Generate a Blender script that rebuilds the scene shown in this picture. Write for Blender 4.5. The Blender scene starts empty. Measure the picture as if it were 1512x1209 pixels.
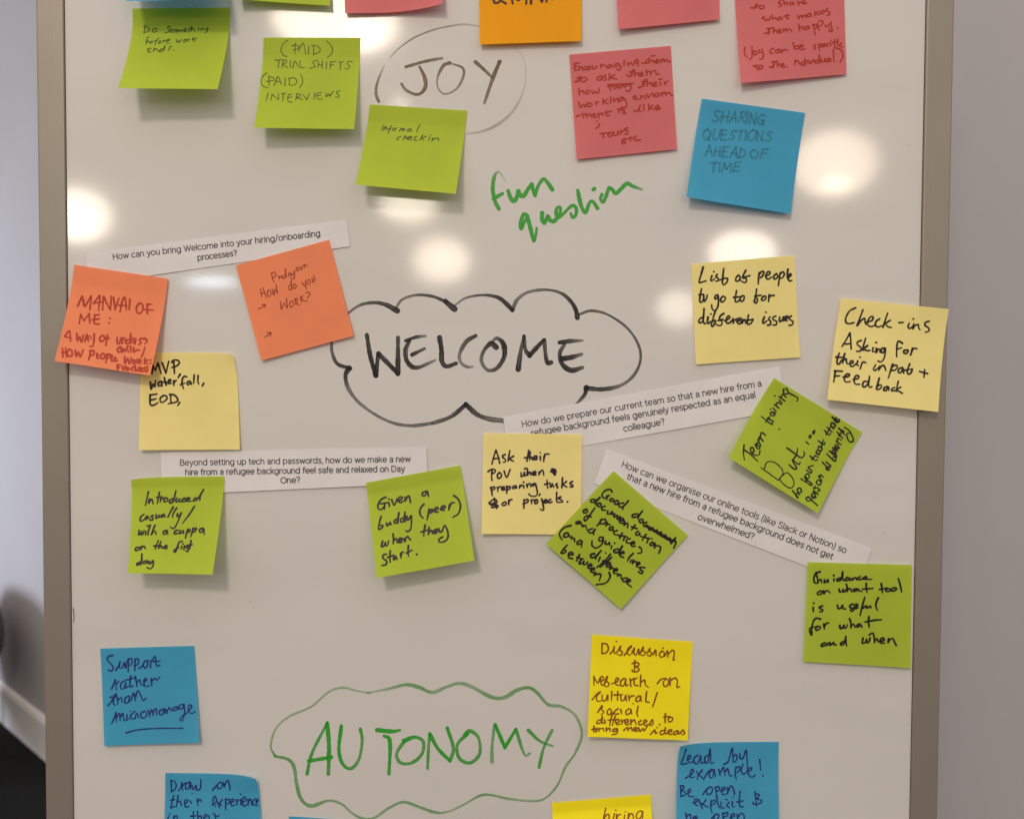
import bpy, math, random
import numpy as np
from mathutils import Matrix, Vector

random.seed(7)
S = bpy.context.scene
COL = S.collection

# ------------------------------------------------------------------ camera, world, lamps, exposure
IW, IH = 1512.0, 1209.0
DIST = 0.80                      # camera to whiteboard face, metres
CAM_H = 1.39                     # height of the lens above the floor
F = 1558.0                       # focal length in photo pixels
PITCH, ROLL = 2.24, 0.28
cam_d = bpy.data.cameras.new('camera')
cam = bpy.data.objects.new('camera', cam_d)
COL.objects.link(cam)
R = (Matrix.Rotation(math.radians(90 - PITCH), 4, 'X') @ Matrix.Rotation(math.radians(ROLL), 4, 'Z'))
cam.matrix_world = Matrix.Translation((0, -DIST, CAM_H)) @ R
cam_d.sensor_fit = 'HORIZONTAL'
cam_d.sensor_width = 36.0
cam_d.lens = 36.0 * F / IW
cam_d.clip_start = 0.01
cam_d.clip_end = 200
cam_d.dof.use_dof = True
cam_d.dof.focus_distance = 0.80
cam_d.dof.aperture_fstop = 9.0
S.camera = cam

CAM = np.array([0, -DIST, CAM_H])
RM = np.array(R.to_3x3())

def ray(px):
    """unit-depth ray directions for photo pixels (n,2)"""
    px = np.atleast_2d(np.asarray(px, float))
    d = np.stack([(px[:, 0] - IW / 2) / F, -(px[:, 1] - IH / 2) / F, -np.ones(len(px))], 1)
    return d @ RM.T

def on_plane(px, lift):
    """point of the plane lying `lift` metres in front of the board face"""
    d = ray(px)
    t = (-np.asarray(lift, float) - CAM[1]) / d[:, 1]
    return CAM + d * t[:, None]

def project(P):
    q = (P - CAM) @ RM
    return np.stack([IW / 2 + F * q[:, 0] / -q[:, 2], IH / 2 - F * q[:, 1] / -q[:, 2]], 1)

w = bpy.data.worlds.new('World')
S.world = w
w.use_nodes = True
_bg = w.node_tree.nodes['Background']
_bg.inputs['Strength'].default_value = 0.27
_tc = w.node_tree.nodes.new('ShaderNodeTexCoord')
_sx = w.node_tree.nodes.new('ShaderNodeSeparateXYZ')
_cr = w.node_tree.nodes.new('ShaderNodeValToRGB')       # room light: pale ceiling, dim floor
_mr = w.node_tree.nodes.new('ShaderNodeMapRange')
_mr.inputs['From Min'].default_value = -1
w.node_tree.links.new(_tc.outputs['Generated'], _sx.inputs[0])
w.node_tree.links.new(_sx.outputs['Z'], _mr.inputs['Value'])
w.node_tree.links.new(_mr.outputs['Result'], _cr.inputs['Fac'])
w.node_tree.links.new(_cr.outputs['Color'], _bg.inputs['Color'])
_cr.color_ramp.elements[0].position = 0.25
_cr.color_ramp.elements[0].color = (0.42, 0.36, 0.32, 1)
_cr.color_ramp.elements[1].position = 0.85
_cr.color_ramp.elements[1].color = (1.75, 1.60, 1.45, 1)

def lamp(name, loc, target, size, radiance, color, shape='DISK', size_y=None):
    l = bpy.data.lights.new(name, 'AREA')
    l.shape = shape
    l.size = size
    if size_y: l.size_y = size_y
    sy = size_y or size
    area = size * sy * (math.pi / 4 if shape in ('DISK', 'ELLIPSE') else 1)
    l.energy = radiance * math.pi * area
    l.color = color
    o = bpy.data.objects.new(name, l)
    COL.objects.link(o)
    o.location = loc
    o.rotation_euler = (Vector(target) - Vector(loc)).to_track_quat('-Z', 'Y').to_euler()
    return o

def mirrored(px, dist):
    """where a ceiling lamp hangs that the glossy board mirrors at this pixel"""
    p = on_plane([px], 0)[0]
    d = p - CAM
    d = d / np.linalg.norm(d)
    return p + np.array([d[0], -d[1], d[2]]) * dist

WARM = (1.0, 0.86, 0.70)
AIM = (0, 0, CAM_H)
def ceiling(px, dist, wpx, hpx, rad, color=WARM):
    k = (dist + 0.85) / F
    lamp('ceiling_lamp', mirrored(px, dist), AIM, wpx * k, rad, color, 'ELLIPSE', hpx * k)

ceiling((440, -200), 3.0, 200, 140, 33)        # added key lamp, unseen, placed where the board does not mirror it
ceiling((497, 32), 3.4, 172, 84, 10)
ceiling((540, 52), 3.4, 44, 26, 12)
ceiling((590, 155), 4.0, 13, 12, 22)
ceiling((114, 318), 5.0, 84, 70, 11)
ceiling((112, 330), 5.0, 46, 34, 6)
ceiling((603, 302), 6.0, 84, 44, 11)
ceiling((652, 384), 7.0, 80, 62, 8.5, (1.0, 0.82, 0.65))
ceiling((1232, 242), 5.4, 112, 90, 6.6, (1.0, 0.80, 0.62))
ceiling((1234, 272), 5.4, 40, 15, 9, (1.0, 0.92, 0.66))
ceiling((1096, 372), 7.0, 96, 60, 9)
ceiling((1000, 455), 8.0, 58, 50, 6)
ceiling((312, 416), 5.0, 74, 10, 14, (0.72, 0.84, 1.0))

S.view_settings.view_transform = 'Standard'
S.view_settings.look = 'None'
S.view_settings.exposure = 1.02
S.view_settings.gamma = 1
S.view_settings.use_curve_mapping = False

# ------------------------------------------------------------------ materials
def lin(c):
    return tuple(((x / 255) / 12.92 if x / 255 <= 0.04045 else ((x / 255 + 0.055) / 1.055) ** 2.4) for x in c)

def new_mat(name):
    m = bpy.data.materials.new(name)
    m.use_nodes = True
    nt = m.node_tree
    return m, nt, nt.nodes['Principled BSDF']

def noise_tint(nt, b, col, scale, amount, detail=4, coord='Object'):
    N, L = nt.nodes, nt.links
    tc = N.new('ShaderNodeTexCoord')
    n = N.new('ShaderNodeTexNoise')
    n.inputs['Scale'].default_value = scale
    n.inputs['Detail'].default_value = detail
    L.new(tc.outputs[coord], n.inputs['Vector'])
    r = N.new('ShaderNodeMapRange')
    r.inputs['From Min'].default_value = 0.3
    r.inputs['From Max'].default_value = 0.7
    r.inputs['To Min'].default_value = 1 - amount
    r.inputs['To Max'].default_value = 1 + amount * 0.5
    L.new(n.outputs['Fac'], r.inputs['Value'])
    mx = N.new('ShaderNodeMix')
    mx.data_type = 'RGBA'
    mx.blend_type = 'MULTIPLY'
    mx.inputs['Factor'].default_value = 1
    mx.inputs['A'].default_value = (*col, 1)
    L.new(r.outputs['Result'], mx.inputs['B'])
    L.new(mx.outputs['Result'], b.inputs['Base Color'])
    return tc, n

def bump(nt, b, tc, scale, strength, dist):
    N, L = nt.nodes, nt.links
    n = N.new('ShaderNodeTexNoise')
    n.inputs['Scale'].default_value = scale
    n.inputs['Detail'].default_value = 5
    L.new(tc.outputs['Object'], n.inputs['Vector'])
    bp = N.new('ShaderNodeBump')
    bp.inputs['Strength'].default_value = strength
    bp.inputs['Distance'].default_value = dist
    L.new(n.outputs['Fac'], bp.inputs['Height'])
    L.new(bp.outputs['Normal'], b.inputs['Normal'])

def paper_mat(name, col, rough=0.7, trans=0.30):
    m, nt, b = new_mat(name)
    b.inputs['Roughness'].default_value = rough
    b.inputs['Specular IOR Level'].default_value = 0.25
    tc, n = noise_tint(nt, b, col, 26, 0.07, 8)
    bump(nt, b, tc, 900, 0.25, 0.0002)
    tr = nt.nodes.new('ShaderNodeBsdfTranslucent')
    tr.inputs['Color'].default_value = (*col, 1)
    mx = nt.nodes.new('ShaderNodeMixShader')
    mx.inputs['Fac'].default_value = trans
    out = nt.nodes['Material Output']
    nt.links.new(b.outputs[0], mx.inputs[1])
    nt.links.new(tr.outputs[0], mx.inputs[2])
    nt.links.new(mx.outputs[0], out.inputs['Surface'])
    return m

PAPER = {
    'lime':   paper_mat('lime_paper', (0.515, 0.655, 0.055)),
    'yellow': paper_mat('pale_yellow_paper', (1.0, 0.87, 0.35), trans=0.2),
    'gold':   paper_mat('bright_yellow_paper', (1.0, 0.86, 0.012), trans=0.12),
    'orange': paper_mat('orange_paper', (1.0, 0.43, 0.006), trans=0.25),
    'coral':  paper_mat('coral_paper', (1.0, 0.31, 0.15), trans=0.2),
    'pink':   paper_mat('pink_paper', (0.80, 0.22, 0.235)),
    'blue':   paper_mat('blue_paper', (0.076, 0.445, 0.72)),
}
SLIP = paper_mat('white_copy_paper', (0.785, 0.760, 0.785), 0.65, 0.05)

def ink_mat(name, col, rough=0.5, streak=0.0, alpha=1.0):
    """pen or marker ink; the 'ink' attribute is how much of it was laid down, streaks run along the stroke"""
    m, nt, b = new_mat(name)
    N, L = nt.nodes, nt.links
    b.inputs['Base Color'].default_value = (*col, 1)
    b.inputs['Roughness'].default_value = rough
    b.inputs['Specular IOR Level'].default_value = 0.3
    at = N.new('ShaderNodeAttribute')
    at.attribute_name = 'ink'
    uv = N.new('ShaderNodeUVMap')
    mp = N.new('ShaderNodeMapping')
    mp.inputs['Scale'].default_value = (0.22, 4.5, 1)
    L.new(uv.outputs[0], mp.inputs['Vector'])
    n = N.new('ShaderNodeTexNoise')
    n.inputs['Scale'].default_value = 1.6
    n.inputs['Detail'].default_value = 3
    L.new(mp.outputs[0], n.inputs['Vector'])
    r = N.new('ShaderNodeMapRange')
    r.inputs['From Min'].default_value = 0.35
    r.inputs['From Max'].default_value = 0.65
    r.inputs['To Min'].default_value = alpha - streak
    r.inputs['To Max'].default_value = alpha + streak * 0.4
    L.new(n.outputs['Fac'], r.inputs['Value'])
    mu = N.new('ShaderNodeMath')
    mu.operation = 'MULTIPLY'
    mu.use_clamp = True
    L.new(at.outputs['Fac'], mu.inputs[0])
    L.new(r.outputs['Result'], mu.inputs[1])
    tr = N.new('ShaderNodeBsdfTransparent')
    mx = N.new('ShaderNodeMixShader')
    L.new(mu.outputs[0], mx.inputs['Fac'])
    L.new(tr.outputs[0], mx.inputs[1])
    L.new(b.outputs[0], mx.inputs[2])
    L.new(mx.outputs[0], N['Material Output'].inputs['Surface'])
    return m

INK = {
    'black':  ink_mat('black_pen_ink', (0.012, 0.010, 0.010), 0.5, 0.12, 0.95),
    'violet': ink_mat('violet_black_pen_ink', (0.022, 0.010, 0.022), 0.5, 0.12, 0.95),
    'olive':  ink_mat('thin_black_pen_ink', (0.070, 0.095, 0.016), 0.5, 0.18, 0.80),
    'red':    ink_mat('red_pen_ink', (0.43, 0.030, 0.010), 0.5, 0.18, 0.88),
    'rust':   ink_mat('rust_pen_ink', (0.34, 0.045, 0.02), 0.5, 0.15, 0.85),
    'maroon': ink_mat('maroon_pen_ink', (0.34, 0.050, 0.020), 0.5, 0.18, 0.80),
    'teal':   ink_mat('faint_teal_pen_ink', (0.032, 0.19, 0.27), 0.5, 0.25, 0.42),
    'navy':   ink_mat('navy_pen_ink', (0.018, 0.030, 0.19), 0.5, 0.15, 0.9),
    'brown':  ink_mat('brown_pen_ink', (0.27, 0.075, 0.006), 0.5, 0.15, 0.9),
    'dark':   ink_mat('dark_marker_ink', (0.045, 0.008, 0.004), 0.5, 0.1, 0.95),
    'print':  ink_mat('printed_grey_ink', (0.055, 0.052, 0.062), 0.6, 0.0, 0.92),
    'mblack': ink_mat('black_whiteboard_marker', (0.010, 0.009, 0.008), 0.3, 0.34, 0.95),
    'mbrown': ink_mat('dried_brown_whiteboard_marker', (0.125, 0.066, 0.022), 0.3, 0.36, 0.90),
    'mgreen': ink_mat('green_whiteboard_marker', (0.035, 0.38, 0.028), 0.3, 0.30, 0.95),
    'msoft':  ink_mat('faded_green_whiteboard_marker', (0.075, 0.36, 0.060), 0.3, 0.34, 0.80),
    'speck':  ink_mat('speck_ink', (0.02, 0.02, 0.02), 0.5, 0.0, 1.0),
}

def board_mat():
    m, nt, b = new_mat('gloss_whiteboard_enamel')
    tc, n = noise_tint(nt, b, (0.662, 0.645, 0.632), 5.0, 0.022, 3)
    N, L = nt.nodes, nt.links
    sm = N.new('ShaderNodeTexNoise')                # faint ghosts of wiped ink, dragged sideways by the cloth
    sm.inputs['Scale'].default_value = 7
    sm.inputs['Detail'].default_value = 7
    sm.inputs['Distortion'].default_value = 0.6
    smp = N.new('ShaderNodeMapping')
    smp.inputs['Scale'].default_value = (0.55, 1, 2.4)
    smp.inputs['Rotation'].default_value = (0, -0.35, 0)
    smr = N.new('ShaderNodeMapRange')
    smr.inputs['From Min'].default_value = 0.50
    smr.inputs['From Max'].default_value = 0.75
    smr.inputs['To Min'].default_value = 1.0
    smr.inputs['To Max'].default_value = 0.95
    L.new(tc.outputs['Object'], smp.inputs['Vector'])
    L.new(smp.outputs[0], sm.inputs['Vector'])
    L.new(sm.outputs['Fac'], smr.inputs['Value'])
    sx = N.new('ShaderNodeMix')
    sx.data_type = 'RGBA'
    sx.blend_type = 'MULTIPLY'
    sx.inputs['Factor'].default_value = 1
    L.new(b.inputs['Base Color'].links[0].from_socket, sx.inputs['A'])
    L.new(smr.outputs['Result'], sx.inputs['B'])
    L.new(sx.outputs['Result'], b.inputs['Base Color'])
    n2 = N.new('ShaderNodeTexNoise')
    n2.inputs['Scale'].default_value = 9
    n2.inputs['Detail'].default_value = 6
    mp = N.new('ShaderNodeMapping')
    mp.inputs['Scale'].default_value = (1, 1, 0.35)
    mp.inputs['Rotation'].default_value = (0, 0.5, 0)
    L.new(tc.outputs['Object'], mp.inputs['Vector'])
    L.new(mp.outputs[0], n2.inputs['Vector'])
    r = N.new('ShaderNodeMapRange')
    r.inputs['From Min'].default_value = 0.3
    r.inputs['From Max'].default_value = 0.7
    r.inputs['To Min'].default_value = 0.052
    r.inputs['To Max'].default_value = 0.080
    L.new(n2.outputs['Fac'], r.inputs['Value'])
    L.new(r.outputs['Result'], b.inputs['Roughness'])
    bump(nt, b, tc, 3.5, 0.02, 0.004)
    return m
BOARD = board_mat()

def metal_mat():
    m, nt, b = new_mat('satin_anodised_aluminium')
    tc, n = noise_tint(nt, b, (0.29, 0.260, 0.222), 12, 0.05)
    b.inputs['Metallic'].default_value = 0.35
    b.inputs['Roughness'].default_value = 0.42
    N, L = nt.nodes, nt.links
    mp = N.new('ShaderNodeMapping')
    mp.inputs['Scale'].default_value = (1400, 1400, 6)
    L.new(tc.outputs['Object'], mp.inputs['Vector'])
    n2 = N.new('ShaderNodeTexNoise')
    n2.inputs['Scale'].default_value = 1
    L.new(mp.outputs[0], n2.inputs['Vector'])
    bp = N.new('ShaderNodeBump')
    bp.inputs['Strength'].default_value = 0.12
    bp.inputs['Distance'].default_value = 0.0004
    L.new(n2.outputs['Fac'], bp.inputs['Height'])
    L.new(bp.outputs['Normal'], b.inputs['Normal'])
    return m
METAL = metal_mat()

def plain_mat(name, col, rough, scale, amount, bscale=0, bd=0.0005):
    m, nt, b = new_mat(name)
    tc, n = noise_tint(nt, b, col, scale, amount)
    b.inputs['Roughness'].default_value = rough
    if rough > 0.9: b.inputs['Specular IOR Level'].default_value = 0.1
    if bscale: bump(nt, b, tc, bscale, 0.3, bd)
    return m
WALLM = plain_mat('matt_wall_paint', (0.445, 0.42, 0.437), 0.8, 3, 0.03, 220, 0.0004)
SKIRTM = plain_mat('white_gloss_skirting_paint', (0.80, 0.76, 0.76), 0.4, 6, 0.03)
FLOORM = plain_mat('dark_carpet', (0.011, 0.0105, 0.010), 0.95, 60, 0.4, 900, 0.002)
FABRIC = plain_mat('dark_chair_fabric', (0.13, 0.11, 0.11), 0.95, 300, 0.3, 900, 0.001)
BLACKP = plain_mat('black_plastic', (0.02, 0.02, 0.02), 0.5, 40, 0.1)

# ------------------------------------------------------------------ mesh helpers
def link(name, verts, faces, mat, parent=None, origin=(0, 0, 0), smooth=False):
    me = bpy.data.meshes.new(name)
    o3 = np.asarray(origin, float)
    me.from_pydata([tuple(np.asarray(v) - o3) for v in verts], [], faces)
    me.materials.append(mat)
    if smooth:
        me.polygons.foreach_set('use_smooth', [True] * len(me.polygons))
    me.update()
    o = bpy.data.objects.new(name, me)
    COL.objects.link(o)
    if parent is not None:
        o.parent = parent
        o.location = Vector(o3) - parent.location
    else:
        o.location = o3
    return o

def box(name, c0, c1, mat, parent=None, bevel=0.0):
    x0, y0, z0 = c0
    x1, y1, z1 = c1
    v = [(x0, y0, z0), (x1, y0, z0), (x1, y1, z0), (x0, y1, z0), (x0, y0, z1), (x1, y0, z1), (x1, y1, z1), (x0, y1, z1)]
    f = [(0, 3, 2, 1), (4, 5, 6, 7), (0, 1, 5, 4), (1, 2, 6, 5), (2, 3, 7, 6), (3, 0, 4, 7)]
    o = link(name, v, f, mat, parent, ((x0 + x1) / 2, (y0 + y1) / 2, z0))
    if bevel:
        b = o.modifiers.new('bevel', 'BEVEL')
        b.width = bevel
        b.segments = 3
    return o

def empty(name, loc):
    o = bpy.data.objects.new(name, None)
    COL.objects.link(o)
    o.location = loc
    return o

def tag(o, label=None, cat=None, group=None, kind=None):
    if label: o['label'] = label
    if cat: o['category'] = cat
    if group: o['group'] = group
    if kind: o['kind'] = kind
    return o

# ------------------------------------------------------------------ setting: wall, skirting, floor
WA = np.array([-1.985, 4.09 - DIST])
WD = np.array([0.656, -0.755]); WD /= np.linalg.norm(WD)
WN = np.array([WD[1], -WD[0]])            # towards the camera side
if WN @ (np.array([0, -DIST]) - WA) < 0: WN = -WN
def wall_prism(name, mat, t0, t1, prof):
    """profile of (out, z) swept along the wall line"""
    v, n = [], len(prof)
    for t in (t0, t1):
        for out, z in prof:
            p = WA + WD * t + WN * out
            v.append((p[0], p[1], z))
    f = [(i, (i + 1) % n, n + (i + 1) % n, n + i) for i in range(n)]
    f += [tuple(range(n))[::-1], tuple(range(n, 2 * n))]
    return link(name, v, f, mat)
tag(wall_prism('wall', WALLM, -4, 5.2, [(0, 0), (0, 2.9), (-0.12, 2.9), (-0.12, 0)]), kind='structure')
tag(wall_prism('skirting', SKIRTM, -4, 5.2, [(0.001, 0), (0.018, 0), (0.018, 0.128), (0.012, 0.142), (0.001, 0.148)]), kind='structure')
fl = link('floor', [(-9, -9, 0), (9, -9, 0), (9, 9, 0), (-9, 9, 0)], [(0, 1, 2, 3)], FLOORM)
tag(fl, kind='structure')

# ------------------------------------------------------------------ whiteboard
def xz(px): return on_plane([px], 0)[0]
x_l = (xz((95.5, 0))[0] + xz((108.5, 1209))[0]) / 2
x_r = (xz((1366.5, 0))[0] + xz((1344, 1209))[0]) / 2
z_top, z_bot = CAM_H + 0.45, CAM_H - 0.62
RAIL = 0.0205
board = empty('whiteboard', (0, 0.0, 0))
tag(board, 'glossy white dry-wipe board in a satin aluminium frame, covered in notes and marker writing', 'whiteboard')
box('writing_surface', (x_l + 0.0004, 0.0, z_bot), (x_r - 0.0004, 0.012, z_top), BOARD, board)
PR = 0.0022
for a, b_ in (((x_l - RAIL, -PR, z_bot - RAIL), (x_l, 0.016, z_top + RAIL)),
              ((x_r, -PR, z_bot - RAIL), (x_r + RAIL, 0.016, z_top + RAIL))):
    box('frame_rail', a, b_, METAL, board, 0.0012)
for z in (z_bot - RAIL, z_top):
    box('frame_rail', (x_l + 0.0005, -PR, z), (x_r - 0.0005, 0.016, z + RAIL), METAL, board, 0.0012)
for x in (x_l + 0.05, x_r - 0.08):
    box('stand_post', (x, 0.0165, 0.03), (x + 0.03, 0.0415, z_top - 0.05), METAL, board, 0.002)
    box('stand_foot', (x - 0.005, -0.26, 0.0), (x + 0.035, 0.30, 0.0298), BLACKP, board, 0.004)

# ------------------------------------------------------------------ added tub chair at the left edge, for the dark sliver and wall shadow
def lathe_tube(p0, p1, r, n=12):
    p0, p1 = Vector(p0), Vector(p1)
    q = (p1 - p0).to_track_quat('Z', 'Y')
    v = []
    for p in (p0, p1):
        for i in range(n):
            a = 2 * math.pi * i / n
            v.append(tuple(p + q @ Vector((r * math.cos(a), r * math.sin(a), 0))))
    f = [(i, (i + 1) % n, n + (i + 1) % n, n + i) for i in range(n)]
    f += [tuple(range(n))[::-1], tuple(range(n, 2 * n))]
    return v, f

def pad(name, c, sx, sy, sz, mat, parent, rot=0.0, p=3.2):
    """rounded cushion: a superellipsoid"""
    v, f, nu, nv_ = [], [], 32, 16
    sg = lambda a, e: math.copysign(abs(a) ** e, a)
    for j in range(nv_ + 1):
        ph = -math.pi / 2 + math.pi * j / nv_
        for i in range(nu):
            th = 2 * math.pi * i / nu
            x = sx * sg(math.cos(ph), 2 / p) * sg(math.cos(th), 2 / p)
            y = sy * sg(math.cos(ph), 2 / p) * sg(math.sin(th), 2 / p)
            z = sz * sg(math.sin(ph), 2 / p)
            cr, sr = math.cos(rot), math.sin(rot)
            v.append((c[0] + x * cr - y * sr, c[1] + x * sr + y * cr, c[2] + z))
    for j in range(nv_):
        for i in range(nu):
            f.append((j * nu + i, j * nu + (i + 1) % nu, (j + 1) * nu + (i + 1) % nu, (j + 1) * nu + i))
    return link(name, v, f, mat, parent, c, smooth=True)

CH = np.array([-2.15, 2.92])
chair = empty('added_tub_chair', (CH[0], CH[1], 0))
tag(chair, 'added dark tub chair, its edge and shadow making the dark sliver at the left border', 'chair')
ang = math.radians(-49)
pad('upholstered_body', (CH[0], CH[1], 0.43), 0.35, 0.30, 0.20, FABRIC, chair, ang, 2.5)
for a, b_ in ((-0.2, -0.17), (0.2, -0.17), (0.2, 0.17), (-0.2, 0.17)):
    px_, py_ = CH[0] + a * math.cos(ang) - b_ * math.sin(ang), CH[1] + a * math.sin(ang) + b_ * math.cos(ang)
    v, f = lathe_tube((px_, py_, 0.0), (px_, py_, 0.30), 0.016)
    link('leg', v, f, BLACKP, chair, (px_, py_, 0))

# ------------------------------------------------------------------ sheets of paper on the board
class Sheet:
    """paper stuck by its top edge; corners are where the sheet's corners sit, lifts are how far each stands off the board"""
    def __init__(self, TL, TR, BR, BL, lift=(0, 0, 2, 2), base=0.5, strip=0.18, power=1.35, curls=(), wave=0.15, seed=0):
        mm = 0.001
        self.base = base * mm
        self.l = [x * mm for x in lift]
        P = on_plane([TL, TR, BR, BL], [self.base + x for x in self.l])
        self.c = P[:, [0, 2]]
        self.strip, self.power, self.curls, self.wave = strip, power, curls, wave * mm
        rs = random.Random(seed)
        self.ph = [rs.uniform(0, 6.28) for _ in range(4)]
    def at(self, u, v, extra=0.0):
        u = np.asarray(u, float); v = np.asarray(v, float)
        c = self.c
        P = (c[0] * ((1 - u) * (1 - v))[:, None] + c[1] * (u * (1 - v))[:, None]
             + c[2] * (u * v)[:, None] + c[3] * ((1 - u) * v)[:, None])
        g = np.clip((v - self.strip) / (1 - self.strip), 0, 1.3) ** self.power
        lt = self.l[0] * (1 - u) + self.l[1] * u
        lb = self.l[3] * (1 - u) + self.l[2] * u
        lift = lt + (lb - lt) * g
        for cu, cv, up, dx, dz, n in self.curls:      # a corner that curls off the board
            wu = np.clip(1 - np.abs(u - cu), 0, 1); wv = np.clip(1 - np.abs(v - cv), 0, 1)
            k = np.clip((wu + wv - 1), 0, 1) ** n
            lift = lift + up * 0.001 * k
            P = P + np.stack([dx * 0.001 * k, dz * 0.001 * k], 1)
        a, b, d, e = self.ph
        lift = lift + self.wave * g * (np.sin(5.1 * u + a) * np.sin(4.3 * v + b) + 0.5 * np.sin(9 * u + d + 4 * v))
        y = -(self.base + np.maximum(lift, 0) + extra)
        return np.stack([P[:, 0], y, P[:, 1]], 1)
    def uv_of(self, px):
        px = np.atleast_2d(np.asarray(px, float))
        u = np.full(len(px), 0.5); v = np.full(len(px), 0.5)
        h = 1e-4
        for _ in range(14):
            p0 = project(self.at(u, v)); pu = project(self.at(u + h, v)); pv = project(self.at(u, v + h))
            Ju, Jv, r = (pu - p0) / h, (pv - p0) / h, px - p0
            det = Ju[:, 0] * Jv[:, 1] - Ju[:, 1] * Jv[:, 0]
            du = (r[:, 0] * Jv[:, 1] - r[:, 1] * Jv[:, 0]) / det
            dv = (Ju[:, 0] * r[:, 1] - Ju[:, 1] * r[:, 0]) / det
            u = np.clip(u + np.clip(du, -0.3, 0.3), 0.004, 0.996)
            v = np.clip(v + np.clip(dv, -0.3, 0.3), 0.004, 0.996)
        return u, v
    def map(self, px, extra):
        u, v = self.uv_of(px)
        return self.at(u, v, extra)
    def build(self, name, mat, n=48):
        g = np.linspace(0, 1, n + 1)
        U, V = np.meshgrid(g, g)
        verts = self.at(U.ravel(), V.ravel())
        m = n + 1
        faces = [(j * m + i, (j + 1) * m + i, (j + 1) * m + i + 1, j * m + i + 1) for j in range(n) for i in range(n)]
        org = self.at([0.5], [0.0])[0]
        o = link(name, verts, faces, mat, None, org, smooth=True)
        return o

class BoardPlane:
    def map(self, px, extra):
        px = np.atleast_2d(px)
        P = on_plane(px, 0.0)
        P[:, 1] = -np.broadcast_to(np.asarray(extra, float), (len(px),))
        # keep the mark where it lies on the board
        return P

# ------------------------------------------------------------------ ink strokes
def catmull(pts, step):
    P = np.asarray(pts, float)
    if len(P) == 1: P = np.vstack([P, P + [0.8, 0.3]])
    if len(P) == 2:
        n = max(2, int(np.linalg.norm(P[1] - P[0]) / step) + 1)
        t = np.linspace(0, 1, n)[:, None]
        return P[0] * (1 - t) + P[1] * t, np.linspace(0, 1, n)
    Q = np.vstack([2 * P[0] - P[1], P, 2 * P[-1] - P[-2]])
    out, par = [], []
    for i in range(len(P) - 1):
        p0, p1, p2, p3 = Q[i:i + 4]
        n = max(2, int(np.linalg.norm(p2 - p1) / step) + 1)
        for t in np.linspace(0, 1, n, endpoint=False):
            out.append(0.5 * ((2 * p1) + (-p0 + p2) * t + (2 * p0 - 5 * p1 + 4 * p2 - p3) * t * t + (-p0 + 3 * p1 - 3 * p2 + p3) * t ** 3))
            par.append((i + t) / (len(P) - 1))
    out.append(P[-1]); par.append(1.0)
    return np.array(out), np.array(par)

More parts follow.
